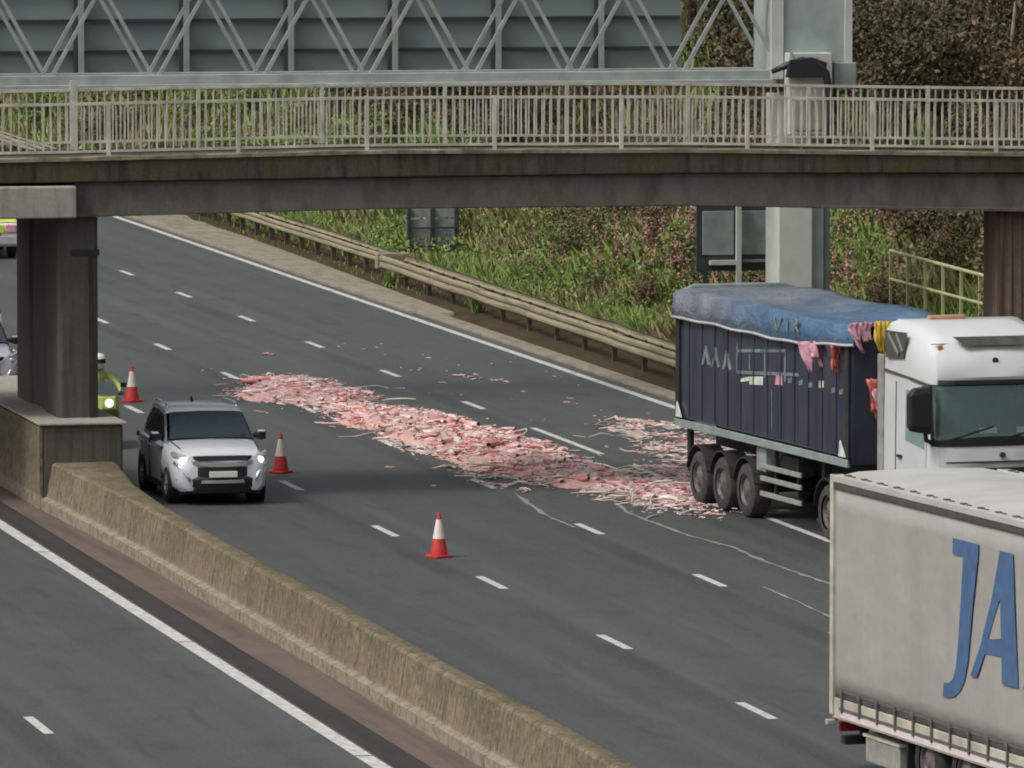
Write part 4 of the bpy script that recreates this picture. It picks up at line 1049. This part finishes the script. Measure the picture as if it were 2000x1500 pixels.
# side ribs and corner posts
for y in list(np.arange(-.9, -9.2, -.72)):
    for s in (-1,1): obj('side_rib', MB().box(min(s*W+s*.004,s*W+s*.016),max(s*W+s*.004,s*W+s*.016),y-.03,y+.03,ZF+.05,3.5), M['navy'], tb)
for y in (L0-.10, L1+.10):
    for s in (-1,1): obj('corner_post', MB().box(min(s*W+s*.004,s*W+s*.05),max(s*W+s*.004,s*W+s*.05),y-.10,y+.10,ZF-.1,3.75), M['chassis'], tb, bevel=.01)
obj('tailgate', MB().box(-W+.05,W-.05,L0+.002,L0+.08,ZF-.1,3.75), M['navy'], tb, bevel=.02)
for s in (-1,1): obj('side_rave', MB().box(min(s*W+s*.004,s*W+s*.06),max(s*W+s*.004,s*W+s*.06),L1,L0,ZF-.16,ZF-.02), M['panelgrey'], tb, bevel=.01)
for y in (L0-.25, L1+.25): obj('marker_tab', MB().prism([(y-.16,ZF+.02),(y+.16,ZF+.02),(y+.10,ZF+.30)], 'x', -W-.075, -W-.052), M['graphic_bright'], tb)
# faded graphics on the side
gx = (-W-.010, -W-.0045)
def gpoly(poly, mat, nm='side_graphic'): obj(nm, MB().prism(poly, 'x', *gx), mat, tb)
for y0 in (-1.62,-2.17,-2.78): gpoly([(y0,2.62),(y0-.22,3.0),(y0-.28,3.0),(y0-.52,2.66),(y0-.36,2.64),(y0-.25,2.8),(y0-.14,2.64)], M['graphic'])
gpoly([(-3.55,3.05),(-6.2,3.24),(-6.2,3.18),(-3.55,2.99)], M['graphic']); gpoly([(-3.55,2.66),(-6.9,2.86),(-6.9,2.80),(-3.55,2.60)], M['graphic'])
for y0 in (-3.55,-5.06,-6.14): gpoly([(y0,2.64),(y0-.08,2.65),(y0-.08,3.2),(y0,3.05)], M['graphic'])
gpoly([(-4.25,2.72),(-4.32,2.72),(-4.32,3.0),(-4.25,3.0)], M['graphic'])
gpoly([(-3.75,2.46),(-4.25,2.52),(-4.25,2.60),(-3.75,2.52)], M['graphic_bright']); gpoly([(-4.28,2.46),(-5.0,2.50),(-5.0,2.66),(-4.28,2.60)], M['graphic_bright'])
gpoly([(-5.65,2.56),(-6.05,2.58),(-6.02,2.74),(-5.72,2.74)], M['graphic_pink'])
for y0 in (-6.35,-6.9,-7.4,-8.6,-9.0): gpoly([(y0,2.64),(y0-.2,2.66),(y0-.2,2.76),(y0,2.72)], M['graphic'])
gpoly([(-7.95,2.68),(-8.2,2.70),(-8.2,2.82),(-7.95,2.80)], M['graphic_bright'])
gpoly([(-5.47,1.75),(-5.50,1.75),(-5.50,2.46),(-5.47,2.46)], M['graphic'])
# tarpaulin: a draped sheet over the top with a sagging hem, thickened
secs = []; hemv = []
ysT = np.linspace(L0+.06, L1-.35, 40)
for i, y in enumerate(ysT):
    f = i/39
    ridge = 3.94 - .03*math.sin(f*9) - .16*math.sin(max(0,f-.25)/.75*math.pi)*.8
    hem = 3.42+.012*math.sin(f*8)+(.14*max(0,(f-.72)/.28)) + .010*math.sin(f*31)
    edge = 3.90-.05*f+.03*math.sin(f*14)
    k = W+.05+.02*math.sin(f*23)
    row = [(-k-.03,y,hem),(-k-.015,y,(hem+edge)/2),(-k+.03,y,edge),(-k*.75,y,edge*.4+ridge*.6+.02*math.sin(f*17)),(-k*.35,y,ridge+.02*math.sin(f*12)-.08*math.sin(f*math.pi)),(0,y,ridge-.12*math.sin(f*math.pi)),(k*.4,y,ridge-.06*math.sin(f*math.pi)),(k*.8,y,(ridge+edge)/2),(k,y,edge),(k+.02,y,(hem+edge)/2),(k+.03,y,hem)]
    secs.append(row); hemv.append((-k-.045,y,hem))
tp = obj('tarpaulin', MB().loft(secs, closed=False, cap=False), M['tarp'], lo, smooth=True)
sm = tp.modifiers.new('thick','SOLIDIFY'); sm.thickness = .02; sm.offset = 1
obj('tarp_hem', MB().tube(hemv, .028, 6), M['hem'], tp, smooth=True)
obj('end_cap', MB().prism([(-W-.06,3.40),(W+.06,3.40),(W+.06,3.86),(.9,4.02),(-.9,4.02),(-W-.06,3.86)], 'y', L0+.07, L0+.13), M['panelgrey'], tp, bevel=.03)
# pale marks on the tarpaulin flank, read as strokes
for (a, b_) in (((-5.85,3.80),(-6.05,3.56)),((-6.25,3.82),(-6.08,3.56)),((-6.55,3.84),(-6.60,3.58)),((-6.9,3.84),(-6.95,3.60)),((-6.9,3.84),(-7.15,3.80)),((-7.15,3.80),(-6.95,3.72)),((-6.95,3.72),(-7.2,3.60))):
    obj('tarp_mark', MB().bar((-W-.105,a[0],a[1]),(-W-.12,b_[0],b_[1]),.012,.05), M['graphic'], tp)
# chassis, landing legs, boxes
ch = obj('chassis', MB().box(-.55,-.40,L1,-.4,1.02,1.5).box(.40,.55,L1,-.4,1.02,1.5).box(-1.1,1.1,-.5,-.35,.55,.72).box(-1.1,-1.0,-.5,-.35,.6,1.4).box(1.0,1.1,-.5,-.35,.6,1.4), M['chassis'], lo, bevel=.02)
for y in (-1.3,-2.61,-3.92): obj('axle', MB().tube([(-1,y,.52),(1,y,.52)],.08,8), M['chassis'], ch)
for s in (-1,1):
    for y in (-1.3,-2.61,-3.92): wheel(lo, s*1.03, y, .50, .38, s, M['tyre_dusty'], M['rim_dirty'], 0)
    for y in (-1.3,-2.61,-3.92):
        n = 9; pts = [(y+.60*math.cos(math.pi*(k+.8)/(n+.6)), .52+.60*math.sin(math.pi*(k+.8)/(n+.6))) for k in range(n)]
        m = MB(); m.loft([[(s*.82,p[0],p[1]) ,(s*1.24,p[0],p[1]),(s*1.24,p[0]*.985+y*.015,p[1]-.03),(s*.82,p[0],p[1]-.03)] for p in pts]); obj('mudguard', m, M['chassis'], lo)
    obj('landing_leg', MB().box(s*.8-.07,s*.8+.07,-7.2,-7.05,.25,1.3).box(s*.8-.14,s*.8+.14,-7.28,-6.97,.2,.26), M['chassis'], lo)
    for z in (.52,.80,1.02): obj('side_guard', MB().box(min(s*1.18,s*1.22),max(s*1.18,s*1.22),-6.9,-4.75,z-.045,z+.045), M['galv'], lo, bevel=.008)
    for y in (-5.365,-6.565): obj('guard_post', MB().box(s*1.12-.03,s*1.12+.03,y-.035,y+.035,.5,1.4), M['chassis'], lo)
obj('tool_box', MB().box(-1.2,-.75,-5.0,-4.5,.92,1.36), M['panelgrey'], lo, bevel=.02)
obj('air_tank', MB().tube([(-.9,-5.3,1.1),(-.9,-6.4,1.1)],.17,12), M['chassis'], lo, smooth='auto')
obj('headboard', MB().box(-W+.02,W-.02,L1-.05,L1-.003,ZF-.1,3.72), M['navy'], tb)
# tractor unit
C0, C1 = -11.15, -13.45
obj('tractor_frame', MB().box(-.45,-.3,-13.3,-7.6,.7,1.0).box(.3,.45,-13.3,-7.6,.7,1.0).box(-.5,.5,-9.0,-7.7,.985,1.01), M['chassis'], lo)
for s in (-1,1):
    wheel(lo, s*1.0, -8.35, .5, .5, s, M['tyre_dusty'], M['rim_dirty'], 0); wheel(lo, s*1.05, -12.75, .5, .32, s, M['tyre_dusty'], M['rim'], 0)
    m = MB(); n = 10; pts = [(-8.35+.62*math.cos(math.pi*(k+.5)/n), .5+.62*math.sin(math.pi*(k+.5)/n)) for k in range(n)]
    m.loft([[(s*.75,p[0],p[1]),(s*1.28,p[0],p[1]),(s*1.28,p[0],p[1]-.04),(s*.75,p[0],p[1]-.04)] for p in pts]); obj('mudguard', m, M['black'], lo)
    obj('fuel_tank', MB().box(min(s*.6,s*1.2),max(s*.6,s*1.2),-12.0,-10.4,.45,1.05), M['rim'], lo, bevel=.08)
cabp = []
# cab shell sections along z: (z, front y, rear y, half width front, half width rear)
for (z,yf,yr,wf,wr) in ((.55,-13.52,-11.2,1.16,1.22),(1.1,-13.56,-11.15,1.18,1.23),(1.95,-13.52,-11.15,1.17,1.22),(2.1,-13.48,-11.15,1.16,1.22),(3.12,-13.30,-11.15,1.12,1.21),(3.25,-13.34,-11.15,1.12,1.21),(3.55,-13.22,-11.15,1.10,1.20),(3.85,-12.95,-11.15,1.05,1.18),(4.04,-12.5,-11.2,.99,1.14),(4.13,-11.9,-11.4,.88,1.04)):
    r_ = .20
    cabp.append([(-wr,yr,z),(-wr,yr-.5*(yr-yf),z),(-wf,yf+r_*1.2,z),(-wf+r_*.35,yf+r_*.35,z),(-wf+r_*1.3,yf,z),(0,yf-.05,z),(wf-r_*1.3,yf,z),(wf-r_*.35,yf+r_*.35,z),(wf,yf+r_*1.2,z),(wr,yr-.5*(yr-yf),z),(wr,yr,z)])
cabo = obj('cab', MB().loft(cabp, skip={(3,k) for k in range(2,8)}), M['cabwhite'], lo, smooth='auto')
# windscreen (slightly proud of the shell)
rows = []
for z in np.linspace(2.10,3.10,5):
    f = (z-2.1)/1.02; yf = -13.48+.18*f; wf = 1.16-.04*f
    rows.append([(-wf-.004,yf+.22,z),(-wf+.06,yf+.05,z),(-wf+.26,yf-.014,z),(-.4,yf-.05,z),(0,yf-.066,z),(.4,yf-.05,z),(wf-.26,yf-.014,z),(wf-.06,yf+.05,z),(wf+.004,yf+.22,z)])
wsc = obj('windscreen', MB().loft(rows, closed=False, cap=False), M['lorryglass'], lo, smooth=True)
rows = [[(p[0]*1.001,p[1]-.008,p[2]-.0) for p in r_] for r_ in rows[:2]]
ms = MB(); ms.loft([[(x,y,2.08) for (x,y,_) in rows[0]],[(x,y,2.20+.05*math.cos(x*1.6)) for (x,y,_) in rows[0]]], closed=False, cap=False); obj('screen_band', ms, M['black'], wsc)
obj('wiper', MB().bar((-.95,-13.60,2.20),(-.15,-13.60,2.42),.03,.03).bar((.05,-13.62,2.2),(.85,-13.58,2.42),.03,.03), M['black'], wsc)
obj('dashboard', MB().box(-1.0,1.0,-13.3,-12.8,1.96,2.24), M['interior'], lo, bevel=.05)
li = MB(); li.quad((-1.15,-11.3,1.9),(1.15,-11.3,1.9),(1.15,-11.3,3.2),(-1.15,-11.3,3.2)); li.quad((-1.15,-13.2,1.95),(1.15,-13.2,1.95),(1.15,-11.3,1.95),(-1.15,-11.3,1.95)); li.quad((-1.08,-13.1,3.14),(1.08,-13.1,3.14),(1.15,-11.3,3.2),(-1.15,-11.3,3.2))
for s in (-1,1): li.quad((s*1.10,-13.05,1.95),(s*1.15,-11.3,1.95),(s*1.15,-11.3,3.2),(s*1.08,-13.0,3.14))
obj('cab_lining', li, M['interior'], lo, fix=False)
obj('steering_wheel', MB().tube([(-.55+.23*math.cos(a),-12.75+.08*math.sin(a),2.42+.20*math.sin(a)) for a in np.linspace(0,6.2832,20)],.022,6), M['black'], lo)
obj('sun_curtain', MB().box(.5,.95,-13.06,-13.03,2.75,3.1), M['blackpipe'], lo)
obj('screen_paper', MB().box(-.30,.02,-13.34,-13.325,2.28,2.38).box(.38,.62,-13.34,-13.325,2.28,2.38), M['whitesheet'], lo)
for s in (-.55,.55): obj('cab_seat', MB().box(s-.26,s+.26,-12.4,-12.15,1.9,2.75).box(s-.14,s+.14,-12.38,-12.2,2.75,2.98), M['interior'], lo, bevel=.06)
obj('visor_band', MB().loft([[(-1.06,-13.33,3.13),(-.8,-13.44,3.13),(0,-13.48,3.13),(.8,-13.44,3.13),(1.06,-13.33,3.13)],[(-1.06,-13.33,3.21),(-.8,-13.46,3.21),(0,-13.50,3.21),(.8,-13.46,3.21),(1.06,-13.33,3.21)]], closed=False, cap=False), M['signframe'], lo)
# dark vent high on the front, corner grille, seams
obj('roof_vent', MB().add([(-.52,-13.11,3.80),(.62,-13.11,3.80),(.78,-13.0,3.92),(-.68,-13.0,3.92)],[(0,1,2,3)]).add([(-.52,-13.165,3.78),(.62,-13.165,3.78),(.78,-13.06,3.91),(-.68,-13.06,3.91)],[(0,1,2,3)]), M['trim_dark'], lo)
obj('panel_seam', MB().bar((-1.07,-12.99,3.80),(1.07,-12.99,3.80),.012,.014), M['signframe'], lo)
for s in (-1,1): obj('panel_seam', MB().bar((s*.62,-13.535,1.85),(s*.62,-13.50,2.06),.012,.012), M['signframe'], lo)
obj('front_badge', MB().lathe([(.001,-.02),(.055,-.02),(.055,.02)],(.0,-13.275,3.52),'y',14), M['signframe'], lo)
obj('marker_lamp', MB().box(-.96,-.88,-13.06,-12.98,3.72,3.78), M['orange'], lo)
obj('corner_grille', MB().add([(-1.235,-11.2,3.93),(-1.215,-12.25,3.95),(-1.232,-12.12,3.50),(-1.25,-11.3,3.46)],[(0,1,2,3)]), M['trim_dark'], lo, fix=False)
obj('grille_slat', MB().bar((-1.25,-11.4,3.88),(-1.25,-11.9,3.56),.012,.06).bar((-1.25,-11.8,3.90),(-1.25,-12.1,3.62),.012,.05), M['panelgrey'], lo)
for s in (-1,1):
    obj('roof_seam', MB().bar((s*1.228,-11.2,3.24),(s*1.205,-12.3,3.18),.02,.05).bar((s*1.205,-12.3,3.18),(s*1.15,-13.15,3.10),.02,.05), M['trim_dark'], lo)
    dr = obj('door', MB().add([(s*1.232,-11.75,1.2),(s*1.205,-13.10,1.2),(s*1.185,-13.10,2.1),(s*1.165,-12.95,3.02),(s*1.215,-11.75,3.08)],[(0,1,2,3,4)]), M['cabwhite'], lo)
    obj('door_window', MB().add([(s*1.236,-12.2,2.1),(s*1.196,-13.05,2.0),(s*1.175,-12.92,2.95),(s*1.222,-12.2,2.98)],[(0,1,2,3)]), M['lorryglass'], dr)
    obj('door_seam', MB().bar((s*1.238,-11.74,1.2),(s*1.222,-11.74,3.08),.012,.02), M['trim_dark'], dr)
    obj('door_handle', MB().box(min(s*1.23,s*1.26),max(s*1.23,s*1.26),-12.05,-11.85,1.78,1.83), M['black'], dr)
    mi = obj('mirror', MB().loft([[(s*1.26,-13.55,2.30),(s*1.60,-13.55,2.36),(s*1.62,-13.40,2.36),(s*1.30,-13.36,2.30)],[(s*1.27,-13.58,2.45),(s*1.66,-13.58,2.45),(s*1.66,-13.38,2.45),(s*1.3,-13.36,2.45)],[(s*1.27,-13.58,3.02),(s*1.66,-13.58,2.98),(s*1.66,-13.38,2.98),(s*1.3,-13.36,3.02)],[(s*1.28,-13.55,3.12),(s*1.56,-13.55,3.10),(s*1.56,-13.40,3.10),(s*1.32,-13.38,3.12)]]), M['black'], lo, bevel=.03)
    obj('mirror_arm', MB().tube([(s*1.14,-13.2,3.08),(s*1.4,-13.5,3.1)],.03,7).tube([(s*1.17,-13.2,2.15),(s*1.32,-13.45,2.2),(s*1.36,-13.5,2.4)],.04,7), M['black'], mi)
    obj('pillar_trim', MB().bar((s*1.15,-13.31,2.08),(s*1.11,-13.12,3.10),.03,.06), M['black'], lo)
    obj('headlamp', MB().box(min(s*.75,s*1.12),max(s*.75,s*1.12),-13.6,-13.42,.75,1.0), M['lampglass'], lo, bevel=.03)
    obj('step_panel', MB().box(min(s*1.0,s*1.22),max(s*1.0,s*1.22),-13.2,-12.2,.35,.56), M['black'], lo, bevel=.02)
obj('cab_rear_edge', MB().box(-1.26,-1.20,-11.145,-10.9,1.1,3.5).box(1.20,1.26,-11.145,-10.9,1.1,3.5), M['galv'], lo, bevel=.02)
obj('front_grille', MB().box(-.8,.8,-13.66,-13.60,1.1,1.72), M['black'], lo, bevel=.02)
obj('front_line', MB().box(-1.0,1.0,-13.60,-13.565,1.80,1.83), M['trim_dark'], lo)
obj('bumper', MB().box(-1.2,1.2,-13.7,-13.45,.3,.72), M['cabwhite'], lo, bevel=.06)
obj('front_emblem', MB().lathe([(.001,-.02),(.05,-.02),(.05,.03)],(.02,-13.60,1.93),'y',12), M['signframe'], lo)
obj('deflector', MB().loft([[(-1.14,-11.2,3.9),(1.14,-11.2,3.9),(1.14,-10.95,3.9),(-1.14,-10.95,3.9)],[(-1.0,-11.3,4.12),(1.0,-11.3,4.12),(1.0,-11.05,4.06),(-1.0,-11.05,4.06)]]), M['cabwhite'], lo, bevel=.03)
obj('roof_beacon', MB().box(-.62,.05,-11.75,-11.6,4.12,4.20), M['rustbar'], lo, bevel=.03)

# torn sheeting hanging in the gap between trailer and cab
def world_of(x, y, z): return Vector((34.69,138.12,0)) + Matrix.Rotation(TH,3,'Z') @ Vector((x,y,z))
def rag(label, pts, widths, mat, seedn):
    rs = random.Random(seedn); p0 = world_of(*pts[0]); m = MB(); n = 4; W_ = widths[0]*1.5; L = pts[0][2]-pts[-1][2]
    for k in range(n):
        w = W_/n*rs.uniform(1.5,2.4); xo = -W_/2+W_*(k+.5)/n; Lk = L*rs.uniform(.45,1.1); ph = rs.uniform(0,6); rows = []
        for i in range(9):
            f = i/8; f0 = min(f*(len(pts)-1), len(pts)-1.001); a = int(f0); b_ = f0-a
            q = Vector(pts[a])*(1-b_)+Vector(pts[a+1])*b_; q = world_of(q.x, q.y, pts[0][2]-Lk*f)-p0
            ww = w*(1-.65*f*rs.uniform(.7,1.1)); cx = xo*(1-.2*f)+.012*math.sin(f*5+ph)
            rows.append([(q.x+cx+ww*x+.0, q.y+.03*math.sin(x*9+f*8+ph)+.02*k-.05*f*f, q.z+.03*abs(x)*rs.uniform(.3,1.5)) for x in (-.5,-.2,.15,.5)])
        m.loft(rows, closed=False, cap=False)
    o = obj('torn_sheet', m, mat, smooth=True, fix=False); o.location = p0
    s_ = o.modifiers.new('thick','SOLIDIFY'); s_.thickness = .012
    tag(o, label, 'sheet')
rag('yellow torn sheet hanging over the gap behind the white lorry cab', [(-1.02,-10.6,4.02),(-1.04,-10.65,3.75),(-1.05,-10.65,3.5),(-1.0,-10.62,3.34)], [.22,.24,.20,.10], M['yellow'], 3)
rag('pink and white torn sheet draped over the front corner of the blue tarpaulin', [(-1.28,-10.2,3.98),(-1.32,-10.2,3.8),(-1.30,-10.2,3.6),(-1.24,-10.2,3.36)], [.26,.30,.24,.14], M['pinksheet'], 4)
rag('narrow cream strip hanging below the yellow sheet beside the cab', [(-1.03,-10.62,3.36),(-1.03,-10.62,3.1),(-1.06,-10.6,2.85)], [.10,.09,.07], M['whitesheet'], 5)
rag('pink strip hanging down the lorry side from the tarpaulin hem', [(-1.345,-8.0,3.50),(-1.34,-8.05,3.35),(-1.33,-8.1,3.12),(-1.33,-8.1,2.95)], [.34,.22,.10,.05], M['pinksheet'], 6)
rag('red strip hanging at the front end of the lorry side', [(-1.34,-9.0,3.5),(-1.33,-9.0,3.3),(-1.33,-9.0,3.05)], [.10,.09,.04], M['redsheet'], 8)
rag('ragged red cloth bundle hanging in the gap between the lorry body and its white cab', [(-1.10,-10.62,3.02),(-1.10,-10.62,2.7),(-1.08,-10.6,2.32)], [.26,.3,.2], M['redsheet'], 11)
rag('pale pink cloth hanging in front of the red bundle beside the white cab', [(-1.12,-10.7,2.86),(-1.12,-10.7,2.62),(-1.10,-10.7,2.45)], [.16,.2,.12], M['pinksheet'], 12)

# ------------------------------------------------------------------ beige curtain-sided trailer in the foreground
TJ = R(6.0)
tr_ = thing('curtain_trailer', 'beige curtain-sided lorry trailer with large blue lettering in the right foreground', 'trailer', (27.623,99.733,0), TJ)
LB = -13.6; WJ = 1.27
cu = MB(); ny_, nz_ = 110, 10
for s, nm in ((-1,'curtain'),(1,'curtain')):
    m = MB(); rows = []
    for i in range(ny_+1):
        y = -.06 + (LB+.12)*i/ny_
        rows.append([(s*(WJ-.012+.010*math.sin(y*5.3+z*.4)*math.sin(math.pi*(z-1.0)/2.85)), y, z) for z in np.linspace(1.0,3.86,nz_)])
    m.loft(rows, closed=False, cap=False); o = obj('curtain', m, M['curtain'], tr_, smooth=True)
    s_ = o.modifiers.new('thick','SOLIDIFY'); s_.thickness = .012; s_.offset = -1
    if s == -1: cur = o
obj('roof', MB().loft([[(-WJ+.01,y,3.98),(-.9,y,4.045),(0,y,4.07+.01*math.sin(y*3)),(.9,y,4.045),(WJ-.01,y,3.98),(WJ-.01,y,3.95),(-WJ+.01,y,3.95)] for y in np.linspace(-.02,LB+.02,60)]), M['roofsheet'], tr_, smooth='auto')
for s in (-1,1):
    cr_ = obj('cant_rail', MB().box(min(s*1.13,s*(WJ+.03)),max(s*1.13,s*(WJ+.03)),LB,0,3.925,4.02), M['roofsheet'], tr_, bevel=.01)
    obj('curtain_track', MB().box(min(s*(WJ-.02),s*(WJ+.022)),max(s*(WJ-.02),s*(WJ+.022)),LB,-.02,3.845,3.923), M['trim_dark'], tr_)
    for k in range(22):
        y = -.35-k*.60
        obj('roof_clip', MB().box(s*1.19-.035,s*1.19+.035,y-.10,y+.0,4.021,4.04), M['strap'], cr_); obj('roof_stud', MB().box(s*1.19-.02,s*1.19+.02,y-.28,y-.2,4.021,4.034), M['strap'], cr_)
    rv = obj('side_rave', MB().box(min(s*(WJ-.10),s*(WJ-.005)),max(s*(WJ-.10),s*(WJ-.005)),LB,0,.70,.985), M['creamrail'], tr_, bevel=.012)
    # hooked straps and curtain pocket band
    y = -.42; k = 0
    while y > LB+.3:
        obj('strap', MB().box(min(s*(WJ+.010),s*(WJ+.024)),max(s*(WJ+.010),s*(WJ+.024)),y-.024,y+.024,.80,1.10).box(min(s*(WJ+.008),s*(WJ+.035)),max(s*(WJ+.008),s*(WJ+.035)),y-.05,y+.05,1.06,1.12), M['strap'], rv)
        y -= .66; k += 1
    obj('hem_strip', MB().box(min(s*(WJ+.002),s*(WJ+.014)),max(s*(WJ+.002),s*(WJ+.014)),LB,-.30,1.085,1.115), M['strap'], rv)
    obj('lower_strip', MB().box(min(s*(WJ-.004),s*(WJ+.012)),max(s*(WJ-.004),s*(WJ+.012)),LB,-.30,.835,.87), M['strap'], rv)
    obj('reflector_strip', MB().box(min(s*(WJ-.004),s*(WJ+.006)),max(s*(WJ-.004),s*(WJ+.006)),LB,-.35,.735,.815), M['conewhite'], rv)
    obj('corner_post', MB().box(min(s*(WJ-.10),s*(WJ+.03)),max(s*(WJ-.10),s*(WJ+.03)),-.10,.02,.75,4.02), M['creamrail'], tr_, bevel=.012)
    for y in (-3.4,-4.71,-6.02): wheel(tr_, s*1.03, y, .49, .38, s, M['rubber'], M['rim_dirty'], 0)
    for y in (-1.55,-3.4): pass
    obj('side_guard', MB().box(min(s*1.16,s*1.2),max(s*1.16,s*1.2),-11.5,-7.0,.42,.54).box(min(s*1.16,s*1.2),max(s*1.16,s*1.2),-11.5,-7.0,.62,.72), M['galv'], tr_)
    obj('landing_leg', MB().box(s*.8-.08,s*.8+.08,-10.9,-10.7,.15,.9), M['chassis'], tr_)
    obj('mudguard', MB().box(min(s*.82,s*1.22),max(s*.82,s*1.22),-2.72,-2.66,.22,.66), M['black'], tr_)
    obj('pallet_box', MB().box(min(s*.75,s*1.18),max(s*.75,s*1.18),-2.3,-1.05,.22,.56), M['galv'], tr_, bevel=.02)
    obj('box_lid', MB().box(min(s*.73,s*1.2),max(s*.73,s*1.2),-2.35,-1.0,.562,.60), M['creamrail'], tr_)
for s in (-1,1): obj('rear_door', MB().box(min(s*.02,s*1.17),max(s*.02,s*1.17),-.02,.03,.80,3.9), M['roofsheet'], tr_, bevel=.01)
obj('headboard', MB().box(-1.2,1.2,LB-.02,LB+.03,.9,3.95), M['roofsheet'], tr_)
obj('floor', MB().box(-1.17,1.17,LB+.03,-.04,.86,.97), M['chassis'], tr_)
obj('chassis', MB().box(-.55,-.4,LB+1,-.2,.5,.86).box(.4,.55,LB+1,-.2,.5,.86).box(-1.15,1.15,-.2,-.05,.34,.46).box(-.9,-.8,-.2,-.1,.4,.8).box(.8,.9,-.2,-.1,.4,.8), M['chassis'], tr_)
for s in (-1,1):
    obj('tail_lamp', MB().box(s*.95-.2,s*.95+.2,-.02,.05,.5,.64), M['redlamp'], tr_, bevel=.01)
    obj('marker_lamp', MB().box(min(s*1.22,s*1.36),max(s*1.22,s*1.36),-.06,.02,.60,.68), M['lampglass'], tr_, bevel=.015)
    obj('marker_arm', MB().tube([(s*1.15,-.02,.72),(s*1.28,-.02,.66)],.03,6), M['redlamp'], tr_)
# lettering: J, A and the start of the next letter
GX = (-WJ-.007, -WJ-.003)
Jp = [(-4.43,3.57),(-5.33,3.57),(-5.31,3.41),(-5.13,2.75),(-4.97,2.0),(-4.86,1.75),(-4.72,1.60),(-4.52,1.50),(-4.28,1.46),(-4.10,1.46),(-4.135,1.64),(-4.30,1.655),(-4.45,1.72),(-4.56,1.90),(-4.64,2.25),(-4.72,2.80),(-4.79,3.33),(-4.76,3.36),(-4.42,3.36)]
obj('letter_j', MB().prism(Jp, 'x', *GX), M['blue_letter'], tr_)
Aleft = [(-6.10,3.56),(-6.30,3.56),(-6.30,3.40),(-5.70,2.36),(-5.62,2.18),(-5.285,1.845),(-5.055,1.835),(-5.39,2.24),(-5.78,2.91)]
A_ = MB()
A_.prism([(-6.06,3.56),(-6.50,3.56),(-6.58,2.75),(-6.70,1.86),(-6.15,1.85),(-6.13,2.2),(-6.11,2.43),(-6.07,2.95)], 'x', *GX)
A_.prism([(-6.059,3.56),(-6.069,2.95),(-5.66,2.37),(-5.57,2.18),(-5.285,1.845),(-5.055,1.835),(-5.39,2.24),(-5.78,2.91)], 'x', *GX)
A_.prism([(-5.659,2.372),(-6.109,2.432),(-6.129,2.198),(-5.569,2.178)], 'x', *GX)
obj('letter_a', A_, M['blue_letter'], tr_)
obj('letter_stem', MB().prism([(-6.86,1.86),(-7.5,1.86),(-7.4,2.05),(-7.3,3.55),(-6.98,3.55),(-6.98,2.02)], 'x', *GX), M['blue_letter'], tr_)

# ------------------------------------------------------------------ tidy
for o in list(bpy.data.objects):
    if o.parent is None and o.type == 'MESH' and 'label' not in o and 'kind' not in o: print('untagged', o.name)
    if 'label' in o and not o['label']: del o['label']
